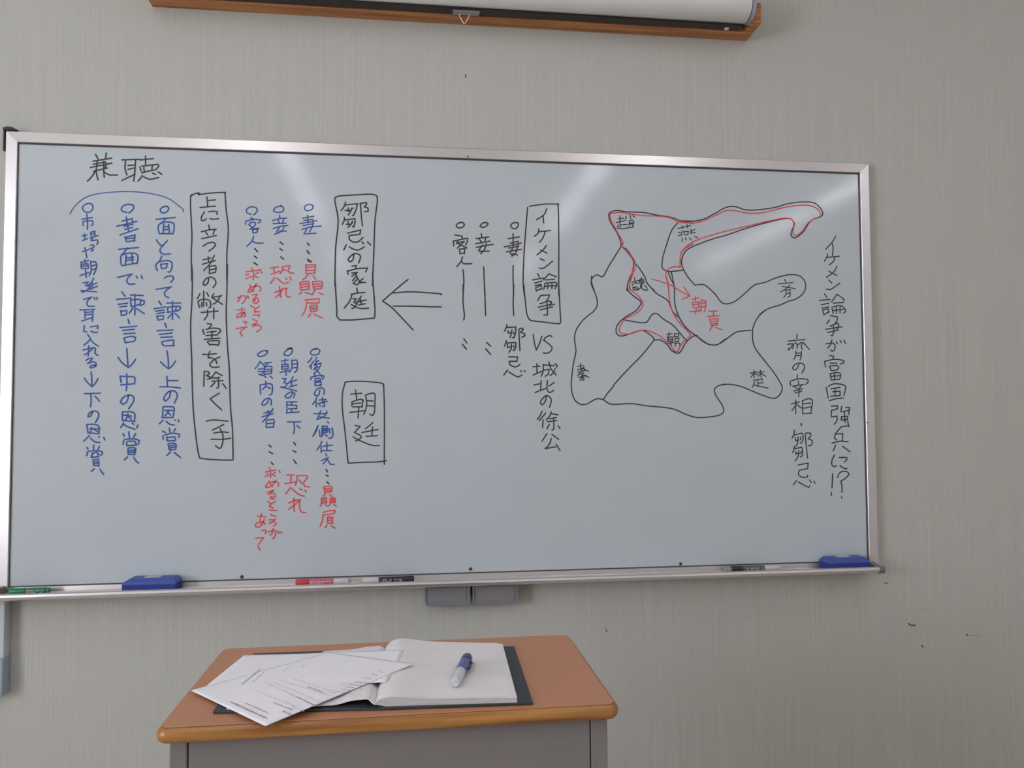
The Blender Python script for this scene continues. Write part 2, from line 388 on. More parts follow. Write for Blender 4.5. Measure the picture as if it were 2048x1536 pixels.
# ---- the handwriting: polylines in half millimetres from the inner top-left corner of the surface
INK = {
"heading": ("K", "383 47 396 70;437 38 434 65;371 84 465 64;372 101 434 85 438 98 432 119;359 118 466 91;375 138 444 118;393 83 388 137 398 184;425 82 426 136 429 169;385 134 366 168 345 192;432 142 454 155 495 154;516 72 608 65;535 78 533 119 543 152;548 101 577 97;548 122 577 114;586 66 583 127 578 185;518 183 584 147;608 69 675 59;636 47 637 98;618 102 666 94 701 89 704 99 691 116;672 93 669 121;608 106 615 129;628 109 631 132;618 139 650 128 688 120;622 153 600 184;628 159 660 172 705 160;673 138 689 144;701 130 721 143"),
"bracket": ("B", "261 372 273 345 297 314 337 280 399 258 493 245 588 242 668 249 732 264 774 283 812 313 832 329 832 343"),
"right_blue": ("B", "732 319 717 329 717 346 733 352 752 342 758 325 748 315 732 319;695 387 794 374;746 379 733 396 718 410;718 407 705 427 712 464;718 410 749 399 785 405 788 429 782 463;712 464 782 463;734 413 731 461;759 413 763 456;737 427 759 423;740 443 763 436;697 498 709 515 726 532 726 532 754 501;726 532 716 552 723 569 742 575 771 571;726 585 717 609 705 623;708 619 695 636 705 663;711 616 752 608 778 618 778 648 769 669 759 669;721 629 727 653 746 649;721 629 756 625 749 649;741 703 760 692 782 692 788 705 773 726;700 764 779 749 757 763 742 783 748 800 764 807;714 827 727 847;689 868 752 857;698 881 743 874;705 894 743 887;705 908 712 928 737 924;705 908 740 904 737 924;755 837 825 836;784 826 785 924;759 860 762 887;759 860 803 853 825 856 822 870 803 880;756 887 816 876;803 860 800 877;781 894 762 917;794 890 807 900 820 917;747 944 754 967;706 985 789 981;719 1005 783 997;726 1021 786 1017;732 1044 742 1064 796 1064;732 1044 786 1034 793 1041 790 1064;758 1091 765 1131 769 1188;727 1151 750 1174 769 1188;769 1188 788 1171 803 1147;760 1228 764 1281;763 1251 817 1251;726 1284 777 1284 831 1291;780 1311 774 1341 755 1360 746 1350 755 1324 777 1307 802 1307 815 1331 800 1371;743 1390 741 1447;743 1390 787 1390 800 1400 794 1447;737 1447 794 1447;753 1410 791 1410;769 1407 766 1423 753 1437;769 1420 782 1434;744 1460 725 1480;760 1467 779 1483 801 1487;804 1460 807 1463;823 1460 823 1470;742 1519 757 1526;776 1503 780 1526;808 1507 799 1520;745 1543 745 1562;754 1539 795 1530 830 1537 824 1553;764 1549 768 1572;764 1553 805 1550 809 1566;768 1572 805 1569;771 1586 778 1619;771 1586 802 1583 812 1593 809 1616;777 1599 803 1593;777 1609 806 1603;781 1619 806 1616;784 1629 765 1648;803 1632 819 1646 835 1659"),
"middle_blue": ("B", "551 310 529 318 517 335 523 348 545 354;551 310 577 313 580 330 568 347 555 357;543 378 556 458;521 402 574 387 575 407;496 429 550 415 597 400;531 429 578 417;537 445 575 434;513 476 560 458 604 440;538 485 545 509;538 489 588 474 586 508;548 495 582 491;548 512 589 504;507 553 608 541;551 545 539 563 524 583;524 580 518 596 521 633;524 583 561 572 596 575 606 595 600 628;524 640 600 625;546 586 543 633;574 579 578 625;552 599 584 592;552 612 584 605;503 704 579 682 557 703 551 723 564 739 592 736;598 695 604 705;623 691 630 708;527 780 543 803;502 820 574 813;509 847 556 840;518 860 553 856;522 880 528 906;522 883 553 880 550 900 525 906;571 796 634 798;593 792 594 902;571 823 575 859;571 823 612 819 641 828 638 845 619 852;575 859 619 845;625 822 619 845;584 866 566 893;603 869 623 882 642 895;560 926 567 949;520 970 605 962;533 986 592 979;539 1003 596 999;540 1029 553 1052;540 1026 577 1016 599 1022 593 1042 546 1049;556 1082 560 1132 564 1182;513 1129 535 1158 567 1182;567 1182 586 1162 601 1138;524 1228 531 1261;524 1228 587 1231 599 1238 597 1268;528 1274 593 1268;558 1215 559 1274 556 1304;569 1330 560 1363 542 1376 529 1366 538 1343 569 1327 591 1334 595 1357 570 1400;539 1416 540 1462;539 1416 583 1416 602 1429 599 1466;543 1462 602 1466;543 1432 586 1439;567 1426 565 1439 555 1459;568 1439 584 1456;546 1475 531 1498;546 1482 568 1495 603 1508;590 1475 596 1482;618 1485 612 1502;544 1531 550 1544;572 1521 576 1551;607 1531 597 1548;548 1567 545 1587;551 1561 601 1558 626 1568 620 1588;563 1574 564 1594;570 1571 604 1571 611 1591;567 1594 611 1591;570 1607 571 1640;570 1607 601 1604 608 1617 602 1643;573 1620 602 1617;574 1630 605 1627;574 1640 602 1640;568 1653 552 1669;599 1656 612 1676 624 1686"),
"left_blue": ("B", "344 313 328 324 322 337 332 354 351 360 369 349 375 329 366 312 344 313;345 370 349 413 349 450;320 397 373 386;327 410 327 430;330 407 373 403 377 423 368 429;334 474 338 504;322 487 347 480;325 511 350 500;365 466 369 486;365 466 387 459 387 482;368 476 384 472;363 496 403 482;381 489 369 506;369 510 400 505 403 519 397 529;326 570 376 549 385 539 379 533 366 536;376 549 379 563 370 566;338 547 342 567 349 600;339 610 343 630;318 627 358 616;321 634 322 657;321 637 355 633 359 656;325 647 356 643;325 660 356 656;316 697 359 680;343 660 347 706;368 620 372 666 363 696;368 623 393 622 399 642 393 672 384 689;371 646 393 639;372 666 393 659;332 736 360 729 345 749 370 756 348 776 327 786;321 776 361 779 401 782;385 709 376 729 357 749;354 753 401 735;376 732 379 762;373 766 404 752;364 769 376 766;337 823 380 809 359 826 353 845 362 859 390 858;389 812 393 822;402 812 405 822;319 879 394 875;344 882 345 922;350 892 378 888;351 905 378 901;384 878 382 938;329 938 382 918;342 961 340 994 355 994;373 968 411 961 408 977;377 991 389 997 408 997;359 1007 374 1030;374 1030 359 1050 341 1064;374 1034 390 1053 415 1070;366 1067 364 1123;338 1090 391 1077;391 1077 369 1100 345 1116;391 1077 400 1083 397 1106 413 1119;352 1146 367 1136 385 1133 376 1149 361 1162;361 1162 389 1152 404 1159 402 1175 380 1185 374 1179 386 1169 402 1172;380 1205 384 1241 385 1284;347 1238 363 1261 385 1284;385 1284 400 1268 415 1241;348 1320 429 1317;379 1320 383 1353 380 1389;401 1333 414 1346 423 1360;390 1415 381 1438 369 1441 372 1425 390 1412 415 1415 421 1438 406 1471;363 1484 370 1526;363 1481 403 1481 425 1494 423 1530;376 1526 426 1530;376 1504 419 1504;388 1497 385 1513 376 1526;395 1504 420 1520;377 1539 349 1569;383 1553 405 1572 430 1576;423 1546 426 1550;448 1550 454 1563;365 1601 372 1611;399 1589 399 1612;427 1595 421 1612;369 1624 366 1644;369 1624 399 1618 437 1622 443 1632 434 1645;394 1634 388 1651 415 1651 425 1638 412 1625 394 1634;391 1654 425 1651;397 1667 401 1696;397 1667 425 1664 426 1700;400 1677 422 1677;401 1687 422 1684;401 1696 425 1697;404 1713 389 1726;432 1716 441 1730 451 1743"),
"boxed_advice": ("K", "954 258 957 285 958 312;957 278 999 273;919 317 1000 307;942 340 926 371 929 388 942 387 952 377;964 339 990 335 1010 338 1007 352;971 376 987 379 1017 375;965 411 969 434;927 449 965 438 1004 433;949 442 953 455 962 465;995 440 988 461;930 486 1005 467;937 527 963 509 992 505 1002 519 989 536 967 553;964 584 967 614;938 601 977 590;935 625 967 614 1003 603;996 576 977 617 942 659;971 635 971 672;971 635 1003 631 1006 641 1003 668;974 655 1000 648;971 675 1000 668;879 250 876 253 870 260 871 332 879 467 877 569 881 714;873 250 895 242 911 238 921 245 912 249 908 242;924 245 970 237 1041 231 1048 241 1055 326 1066 411 1066 480 1061 565 1062 711;968 702 965 723 949 740 940 733 946 713 965 696 988 695 1004 712 1004 732 991 749;924 784 911 811;943 770 944 851;959 777 969 797;915 831 922 858;915 825 937 814 969 817 979 831 980 858 970 858;934 831 934 855;957 831 960 848;995 783 985 803;989 803 1037 793;1027 796 1015 823 992 840;989 807 1015 823 1041 840;932 885 977 881 1019 877;964 871 964 898 948 925;996 861 996 918;964 945 987 948 981 959 971 969;942 976 942 986 949 1003;958 976 990 969 1026 972 1033 985 1020 999;962 992 1010 985;959 1009 1017 1005;949 1030 1030 1022;987 985 988 1026;965 1043 978 1060;969 1039 1020 1036 1027 1042 1020 1063;978 1056 1020 1059;880 630 884 697 883 832 878 966 886 1144;1065 626 1063 762 1061 897 1069 1066 1076 1143;951 1201 949 1281;951 1201 974 1204 977 1214 961 1224 980 1231 984 1237 968 1244;1009 1204 996 1224 980 1241;1009 1204 1025 1214 1045 1224;993 1237 1032 1234;990 1254 1048 1251;1022 1237 1026 1281 1016 1291;1006 1261 994 1274 984 1284;1045 1267 1055 1277 1065 1294;1029 1318 1004 1334 982 1348;982 1348 1011 1378 1043 1408;964 1468 999 1461 1076 1468;1054 1485 1025 1501 996 1515;1003 1531 1048 1525 1077 1529;990 1564 1048 1565 1090 1559;1035 1508 1048 1535 1051 1568 1042 1608 1029 1611 1013 1598;887 1194 896 1394 913 1560 927 1644 934 1664;934 1664 985 1671 1049 1675 1104 1676;1080 1194 1088 1395 1099 1512 1104 1676;886 1140 887 1197;1076 1140 1080 1197;940 1110 976 1110 1011 1106;979 1093 973 1110 970 1127 999 1133 1012 1147 1015 1160;1031 1123 999 1140 980 1160 983 1174 1002 1180 1028 1177"),
"red_note_upper_left": ("R", "1159 662 1238 650;1192 641 1202 671 1199 705;1160 679 1176 675;1163 699 1192 685;1212 671 1228 664;1205 681 1219 691 1228 691;1235 647 1245 667;1183 733 1190 760 1206 766;1216 725 1203 753 1187 770 1173 770 1180 753 1206 739 1232 739 1242 752 1232 766;1196 787 1223 783 1213 797 1200 811;1200 814 1223 803 1229 817 1220 831 1203 831 1200 821 1213 817;1187 845 1213 861;1233 848 1210 865 1207 878 1236 878;1201 896 1237 895 1230 905;1198 919 1224 929;1195 950 1224 936 1201 960;1201 957 1227 950 1244 960 1237 977 1218 987"),
"red_note_upper_left_tail": ("R", "1118 805 1151 791 1161 801 1151 828 1141 835;1134 791 1131 808 1119 825;1161 798 1167 804;1170 791 1177 804;1116 869 1158 865;1142 856 1139 883 1142 906;1155 879 1145 893 1126 910 1116 910 1119 896 1139 883 1155 886 1162 896 1152 906;1149 933 1165 933 1162 947;1113 971 1169 960;1169 960 1146 974 1133 991 1146 1011"),
"red_note_upper_middle": ("R", "1290 639 1333 631;1307 638 1310 666;1294 673 1340 655;1350 631 1353 648 1340 669;1350 631 1393 623 1390 637 1380 651 1396 664 1413 664;1356 644 1370 651;1311 690 1301 707 1288 724;1324 693 1347 713 1367 723 1387 712;1370 692 1377 699;1393 685 1400 702;1337 740 1344 798;1311 772 1354 754;1354 754 1341 778 1315 799;1354 750 1377 747 1371 771 1377 794 1397 794"),
"lower_left_blue": ("B", "1277 1092 1261 1088 1242 1095 1225 1109 1232 1119 1252 1119 1274 1105 1277 1088;1239 1146 1229 1166 1213 1186;1239 1149 1265 1173;1229 1190 1255 1186;1229 1203 1259 1200 1243 1224;1233 1217 1259 1224 1272 1234;1262 1156 1298 1152;1278 1156 1265 1180;1262 1176 1262 1220;1262 1176 1291 1173 1301 1179 1298 1213;1265 1190 1298 1190;1265 1203 1298 1200;1262 1217 1295 1213;1292 1227 1305 1237;1269 1254 1269 1281 1253 1298;1240 1274 1243 1325;1240 1274 1292 1267 1305 1281 1302 1321 1289 1328;1272 1281 1295 1294;1286 1348 1280 1369 1260 1385 1250 1379 1260 1358 1283 1345 1299 1355 1299 1382;1283 1412 1283 1443;1260 1426 1306 1416;1251 1446 1310 1429;1309 1402 1280 1446 1254 1473;1274 1463 1274 1503;1274 1463 1313 1460 1316 1473 1310 1503;1277 1483 1310 1480;1277 1503 1313 1500"),
"lower_middle_blue": ("B", "1406 1074 1386 1081 1366 1098 1366 1111 1386 1115 1403 1104 1409 1087 1402 1074 1383 1077;1370 1132 1370 1166;1350 1145 1386 1139;1353 1162 1354 1190;1353 1162 1386 1162 1387 1183;1357 1176 1386 1172;1354 1190 1387 1186;1344 1206 1393 1196;1373 1189 1377 1223;1406 1138 1406 1183 1393 1206;1406 1142 1429 1138 1436 1152 1433 1193 1420 1206;1409 1162 1433 1159;1406 1183 1429 1179;1357 1240 1377 1240 1364 1261 1384 1267 1371 1284 1351 1288;1348 1284 1384 1294 1434 1308;1413 1230 1403 1250 1384 1267;1403 1250 1407 1284;1387 1264 1433 1247;1394 1284 1433 1274;1410 1318 1401 1339 1381 1345 1371 1335 1384 1322 1407 1311 1424 1322 1417 1342;1381 1366 1382 1423;1381 1366 1434 1366;1408 1366 1404 1382;1381 1382 1434 1386 1431 1403;1391 1403 1434 1403;1404 1403 1408 1420;1378 1426 1447 1420;1385 1474 1454 1474;1418 1474 1422 1504 1418 1538;1435 1494 1451 1508"),
"lower_right_blue": ("B", "1535 1076 1518 1080 1505 1094 1508 1107 1528 1111 1548 1104 1555 1087 1542 1076 1525 1080;1512 1124 1502 1141 1489 1152;1522 1145 1509 1162 1499 1176;1509 1165 1509 1186;1538 1124 1529 1141 1539 1145;1549 1141 1529 1158 1525 1165 1562 1155;1539 1169 1522 1192;1529 1179 1555 1175 1542 1196 1522 1213;1532 1186 1549 1206 1566 1230;1555 1158 1559 1169;1526 1210 1529 1223;1509 1233 1506 1247;1506 1233 1546 1223 1576 1223 1576 1233 1566 1244;1529 1240 1529 1278;1529 1240 1556 1237 1559 1250 1532 1254;1533 1261 1562 1257 1562 1274 1533 1278;1556 1301 1549 1329 1533 1332 1526 1322 1539 1298 1563 1288 1579 1301 1576 1325;1540 1339 1530 1363 1517 1379;1536 1363 1537 1393;1569 1342 1570 1373;1550 1356 1589 1352;1546 1376 1596 1363;1580 1359 1580 1393 1570 1390;1553 1383 1560 1390;1560 1414 1550 1441 1540 1461;1593 1417 1580 1444 1544 1461;1523 1430 1570 1431 1596 1427;1550 1447 1577 1451 1607 1455;1597 1475 1603 1482;1544 1498 1527 1539 1518 1552;1567 1509 1567 1546;1567 1498 1594 1499 1594 1533 1567 1532;1570 1515 1594 1516;1607 1512 1610 1536;1623 1509 1627 1550;1547 1495 1537 1525 1524 1546;1554 1519 1557 1553;1574 1502 1574 1532;1570 1502 1594 1499 1597 1529 1574 1532;1574 1512 1597 1512;1574 1522 1597 1522;1577 1539 1564 1556;1584 1543 1597 1553;1604 1512 1610 1536;1620 1509 1627 1546 1617 1563 1604 1563;1567 1580 1558 1603 1541 1627;1564 1607 1564 1641;1594 1587 1594 1627;1574 1607 1624 1601;1571 1631 1621 1631;1588 1648 1594 1661;1565 1685 1604 1668 1575 1702;1594 1681 1604 1688 1614 1705 1634 1706"),
"ellipsis_marks": ("K", "1207 534 1221 551;1205 575 1218 585;1202 610 1221 623;1339 494 1356 507;1339 531 1352 541;1343 576 1359 589;1485 497 1495 511;1482 539 1495 552;1486 587 1506 600;1288 1597 1301 1608;1291 1634 1308 1644;1302 1691 1312 1702;1419 1585 1429 1599;1416 1629 1432 1639;1419 1679 1433 1700;1591 1732 1598 1746;1591 1763 1601 1769;1595 1800 1605 1810;1485 497 1495 511;1482 539 1495 556;1486 587 1492 597 1506 600"),
"red_note_lower_left": ("R", "1273 1741 1325 1732;1292 1718 1299 1738 1299 1772;1279 1748 1286 1751;1270 1765 1296 1758;1322 1745 1309 1755 1322 1765;1344 1735 1348 1746;1289 1788 1299 1808 1309 1822;1328 1785 1309 1812 1286 1825 1273 1821 1283 1805 1306 1795 1329 1796 1342 1806 1338 1819;1283 1852 1316 1839 1303 1852 1287 1862;1290 1862 1316 1856 1326 1869 1316 1886 1300 1885 1300 1875 1313 1875;1284 1898 1303 1912;1326 1899 1303 1912 1294 1925 1313 1936;1294 1945 1333 1949;1301 1969 1310 1976 1330 1979;1291 1998 1327 1996 1311 2006 1294 2018;1294 2015 1320 2009 1330 2019 1317 2032;1288 2062 1321 2052 1327 2069 1321 2092 1311 2099;1314 2046 1311 2065 1298 2082;1334 2056 1340 2069;1347 2063 1350 2070;1357 2063 1360 2070"),
"red_note_lower_left_tail": ("R", "1232 1977 1275 1981;1255 1964 1246 1994 1252 2024;1268 1991 1262 2011 1246 2034 1223 2033 1223 2020 1246 2007 1268 2011 1272 2021;1256 2054 1275 2051 1278 2061 1272 2071;1224 2093 1266 2091;1266 2091 1247 2114 1237 2137 1247 2157"),
"red_note_lower_middle": ("R", "1384 1760 1423 1760;1407 1760 1404 1800;1374 1806 1430 1797;1436 1764 1437 1791 1427 1814;1436 1764 1489 1764 1492 1775 1473 1801 1479 1821 1503 1825;1450 1787 1463 1808;1404 1827 1394 1840 1378 1860;1411 1834 1430 1851 1453 1868 1476 1875;1453 1834 1463 1841;1480 1842 1483 1852;1421 1884 1424 1955;1395 1910 1431 1894;1454 1895 1427 1918 1395 1944;1431 1898 1454 1891 1450 1925 1461 1959 1484 1962"),
"red_note_lower_right": ("R", "1578 1826 1585 1864;1578 1826 1615 1824 1622 1834 1618 1854;1582 1837 1618 1837;1585 1847 1618 1847;1585 1857 1618 1854;1589 1864 1575 1877;1608 1867 1625 1881;1566 1887 1566 1917;1566 1887 1592 1884 1595 1914;1566 1894 1595 1894;1569 1904 1595 1904;1569 1914 1595 1911;1569 1920 1559 1930;1586 1924 1602 1931;1612 1888 1612 1915;1612 1888 1638 1888 1639 1912;1612 1894 1638 1895;1612 1904 1638 1902;1612 1911 1639 1912;1612 1918 1605 1931;1632 1922 1645 1932;1615 1891 1638 1891;1576 1964 1612 1955 1639 1955 1635 1969 1606 1975 1573 1978;1576 1978 1573 2005 1560 2038;1599 1988 1599 2022;1599 1988 1626 1989 1626 2022;1602 1998 1626 1999;1603 2009 1626 2009;1599 2022 1629 2023;1596 2032 1586 2048;1619 2036 1639 2050"),
"upper_left_blue": ("B", "1186 347 1166 340 1160 327 1169 313 1189 305 1209 308 1219 322 1212 336 1199 350;1183 367 1196 370 1196 381;1157 402 1160 385 1200 374 1236 376 1236 383 1223 394;1183 391 1174 405;1183 391 1210 391 1206 408 1180 429;1177 405 1203 425 1226 421;1193 429 1197 449 1217 445;1193 429 1223 428 1217 445;1200 466 1191 494 1165 522;1194 494 1214 503 1250 503"),
"upper_middle_blue": ("B", "1344 297 1321 302 1305 316 1308 329 1331 332 1354 325 1357 307 1341 294;1335 349 1338 363;1298 378 1338 366 1374 362;1328 374 1335 391;1358 369 1351 387;1302 395 1371 390;1302 422 1342 408 1381 403;1338 411 1319 439 1332 446;1361 407 1348 435 1309 453;1332 435 1372 434"),
"upper_right_blue": ("B", "1491 283 1474 290 1467 304 1477 318 1494 317 1511 306 1514 289 1497 283;1484 342 1488 387;1458 360 1518 348;1464 373 1514 365 1515 386;1444 391 1535 372;1461 401 1518 389;1455 422 1508 407 1558 402;1481 421 1465 449 1491 445 1532 441;1515 393 1505 417 1495 435"),
"red_note_upper_right": ("R", "1476 618 1479 666;1476 618 1526 614 1529 624 1523 662;1479 632 1522 627;1479 649 1523 645;1479 666 1526 662;1489 669 1476 687 1460 701;1516 676 1530 696;1446 715 1450 756;1446 715 1490 707 1496 721 1493 752;1450 728 1490 721;1450 742 1490 735;1450 756 1493 752;1457 766 1443 780;1473 769 1507 779;1513 714 1520 751;1513 710 1556 706 1566 716 1560 747;1520 724 1556 720;1520 738 1556 733;1520 751 1560 747;1527 755 1510 782;1547 768 1570 781;1470 810 1550 802 1547 826 1484 827;1484 814 1480 844 1471 875 1457 896;1500 841 1504 875;1500 841 1537 837 1540 847 1534 871;1504 851 1537 851;1504 861 1537 861;1504 875 1534 871;1504 885 1491 903;1521 888 1544 898 1567 909"),
"boxed_family_heading": ("K", "1689 263 1682 288 1665 312;1682 281 1753 272 1747 300 1733 335 1726 339;1703 297 1703 315 1720 307;1686 312 1709 308;1723 297 1713 322 1703 336;1720 300 1730 297;1770 275 1774 334 1781 396;1767 271 1798 263 1804 270 1791 288 1811 294 1811 312 1791 316;1682 350 1683 364 1672 389;1683 364 1740 356 1740 377 1733 405 1727 398;1703 371 1703 388;1693 388 1716 388 1727 377;1727 370 1716 391 1703 405;1700 437 1771 418 1767 442 1710 450;1710 450 1710 471 1730 485 1757 484 1784 459;1693 503 1680 531;1710 513 1734 526 1761 529 1791 511;1778 484 1788 494;1808 483 1825 500;1734 554 1731 582 1717 596 1704 589 1710 572 1737 550 1761 553 1771 567 1761 602;1724 620 1748 616 1744 634;1704 665 1700 648 1754 633 1809 629 1799 650;1724 658 1758 654 1724 675;1744 661 1758 692 1765 709 1751 723 1738 717;1748 675 1728 700;1755 689 1731 717;1785 688 1768 702 1768 709 1799 709;1632 268 1649 372 1636 528 1633 729;1632 268 1631 247 1648 233 1726 224 1811 217 1849 220 1862 244 1849 367 1843 541 1836 726;1751 741 1755 765;1721 776 1758 768 1796 764;1725 776 1715 810 1684 852;1731 800 1748 800 1735 820 1752 827 1742 845 1725 855;1721 831 1752 848 1779 854 1816 851;1775 785 1758 813;1745 820 1802 806;1772 803 1775 830;1762 834 1796 827;1633 691 1644 863 1644 897 1661 918;1661 918 1728 917 1813 909 1847 906;1847 906 1850 861 1840 722 1836 653"),
"boxed_court_heading": ("K", "1746 1302 1753 1353;1720 1325 1780 1319;1727 1366 1727 1390;1727 1366 1770 1353 1787 1356 1780 1394;1730 1377 1774 1373;1733 1394 1784 1394;1764 1397 1760 1455;1717 1424 1791 1415;1800 1329 1807 1374 1801 1411 1791 1435;1800 1329 1834 1319 1851 1326 1851 1374 1848 1425 1838 1442 1824 1435;1811 1360 1841 1363;1811 1387 1848 1391;1744 1496 1771 1500 1741 1534 1774 1551 1774 1565 1747 1581;1734 1557 1764 1575 1811 1596 1845 1606 1875 1606;1841 1480 1801 1514;1781 1534 1868 1518;1838 1504 1835 1551;1804 1555 1865 1552;1708 1700 1690 1526 1676 1407 1676 1322 1689 1267 1699 1257 1777 1254 1861 1260 1892 1267 1898 1288 1902 1425 1902 1709;1708 1700 1778 1697 1872 1695 1913 1689"),
"arrow": ("K", "2031 688 1997 716 1945 762 1891 811;1891 811 1918 828 1952 856 2007 914 2058 969;1952 765 2048 757 2204 765 2214 772;1949 838 2048 837 2152 839 2214 839"),
"black_guest_line": ("K", "2323 361 2305 369 2298 383 2312 393 2337 386 2344 371 2333 361 2319 361;2291 433 2333 439 2330 449;2284 496 2281 468 2361 449 2361 466 2351 488;2309 464 2298 482;2305 478 2344 467 2305 507;2309 482 2358 505;2316 513 2319 538 2343 534;2316 513 2347 509 2343 538;2333 555 2326 580 2301 612;2326 577 2340 594 2385 593;2336 629 2340 693 2336 774;2336 714 2336 820 2343 883 2339 911"),
"guest_ditto": ("K", "2339 1016 2356 1040;2332 1047 2353 1075"),
"black_concubine_line": ("K", "2464 357 2443 365 2432 380 2446 386 2467 379 2478 364 2464 357;2439 422 2442 443;2410 451 2481 439;2428 454 2439 468;2463 446 2460 464;2407 480 2488 463;2410 501 2463 489 2506 481;2446 486 2424 518 2445 525;2467 478 2456 514 2435 536;2428 522 2484 520;2452 610 2455 691 2459 772;2455 712 2459 800 2462 885"),
"concubine_ditto": ("K", "2468 1036 2489 1057;2461 1071 2489 1103"),
"black_wife_line": ("K", "2631 353 2613 361 2606 375 2616 386 2634 389 2648 374 2649 356 2631 353;2620 418 2619 489;2591 447 2655 435;2602 472 2648 460 2648 488;2569 494 2666 470;2594 500 2651 488;2580 522 2666 506;2616 500 2601 529 2615 542;2644 492 2633 528 2612 546;2616 532 2644 538;2619 599 2618 653 2621 770;2622 709 2618 816 2621 883;2582 933 2578 951 2567 972;2578 951 2631 947 2631 978 2620 1010 2613 1007;2588 968 2588 982 2610 979;2610 964 2606 986 2599 1007;2620 978 2620 986;2649 961 2652 1028 2655 1081;2649 961 2667 953 2674 960 2659 978 2681 985 2684 996 2666 1006;2578 1025 2574 1042 2567 1056;2574 1039 2631 1035 2631 1063 2623 1081 2616 1077;2585 1046 2584 1063 2606 1060;2606 1046 2606 1070 2591 1091;2620 1053 2620 1063;2591 1116 2641 1116 2637 1141 2595 1141;2595 1141 2595 1155 2612 1169 2633 1172 2655 1158;2584 1190 2563 1218;2591 1201 2619 1218 2644 1229 2665 1218;2658 1193 2662 1200;2679 1193 2683 1200"),
"boxed_debate_heading": ("K", "2814 269 2796 306 2753 335;2792 309 2796 352;2767 385 2763 411 2741 429;2767 403 2835 394;2803 402 2792 435 2770 464;2809 481 2791 507 2755 536;2777 507 2813 524;2773 557 2798 567;2769 611 2794 610 2845 570;2758 643 2768 661;2729 679 2790 667;2740 697 2783 685;2743 711 2779 703;2747 722 2750 743;2747 722 2779 710 2782 728 2754 739;2822 645 2790 678;2823 642 2866 659;2801 678 2855 673;2801 696 2793 732;2801 696 2862 691 2869 705 2858 727;2797 714 2865 709;2818 699 2815 728;2840 699 2840 727;2703 265 2699 312 2683 509 2675 687 2682 769;2714 258 2796 244 2869 242 2880 256 2882 433 2879 766;2775 767 2757 796;2775 767 2825 763 2818 785 2803 803;2771 814 2821 799 2836 802 2828 827;2760 835 2818 820 2854 816;2771 849 2843 831;2811 810 2814 877 2792 878;2679 708 2692 850 2703 893 2720 910 2781 917 2871 927;2871 927 2889 919 2886 848 2880 705"),
"rival_name": ("K", "2731 988 2737 1034 2748 1077;2781 998 2766 1041 2748 1077;2838 1001 2827 994 2802 1005 2791 1020 2813 1037 2837 1058 2834 1080 2812 1094 2787 1094;2751 1154 2751 1207;2729 1172 2769 1168;2729 1218 2779 1197;2787 1158 2786 1197 2775 1225;2787 1161 2851 1165;2819 1143 2833 1186 2861 1218;2790 1190 2822 1186 2815 1214 2797 1225;2854 1182 2847 1204 2826 1221;2855 1154 2869 1165 2862 1175;2775 1250 2771 1306;2732 1274 2772 1267;2739 1317 2804 1292;2811 1250 2807 1295 2818 1317 2836 1313 2846 1303;2850 1260 2818 1281;2803 1338 2800 1362 2781 1387 2771 1380 2775 1359 2803 1334 2825 1345 2832 1366 2821 1401;2778 1422 2770 1443 2752 1468;2799 1433 2763 1475;2784 1471 2781 1514;2831 1426 2824 1447 2802 1472;2828 1436 2856 1440 2870 1444;2820 1465 2860 1458;2809 1482 2863 1475;2845 1461 2845 1521 2834 1528;2820 1496 2806 1521;2870 1504 2881 1521;2805 1549 2791 1570 2777 1591;2834 1553 2873 1581;2830 1577 2819 1609 2794 1633;2794 1633 2833 1626 2855 1623;2858 1609 2880 1644"),
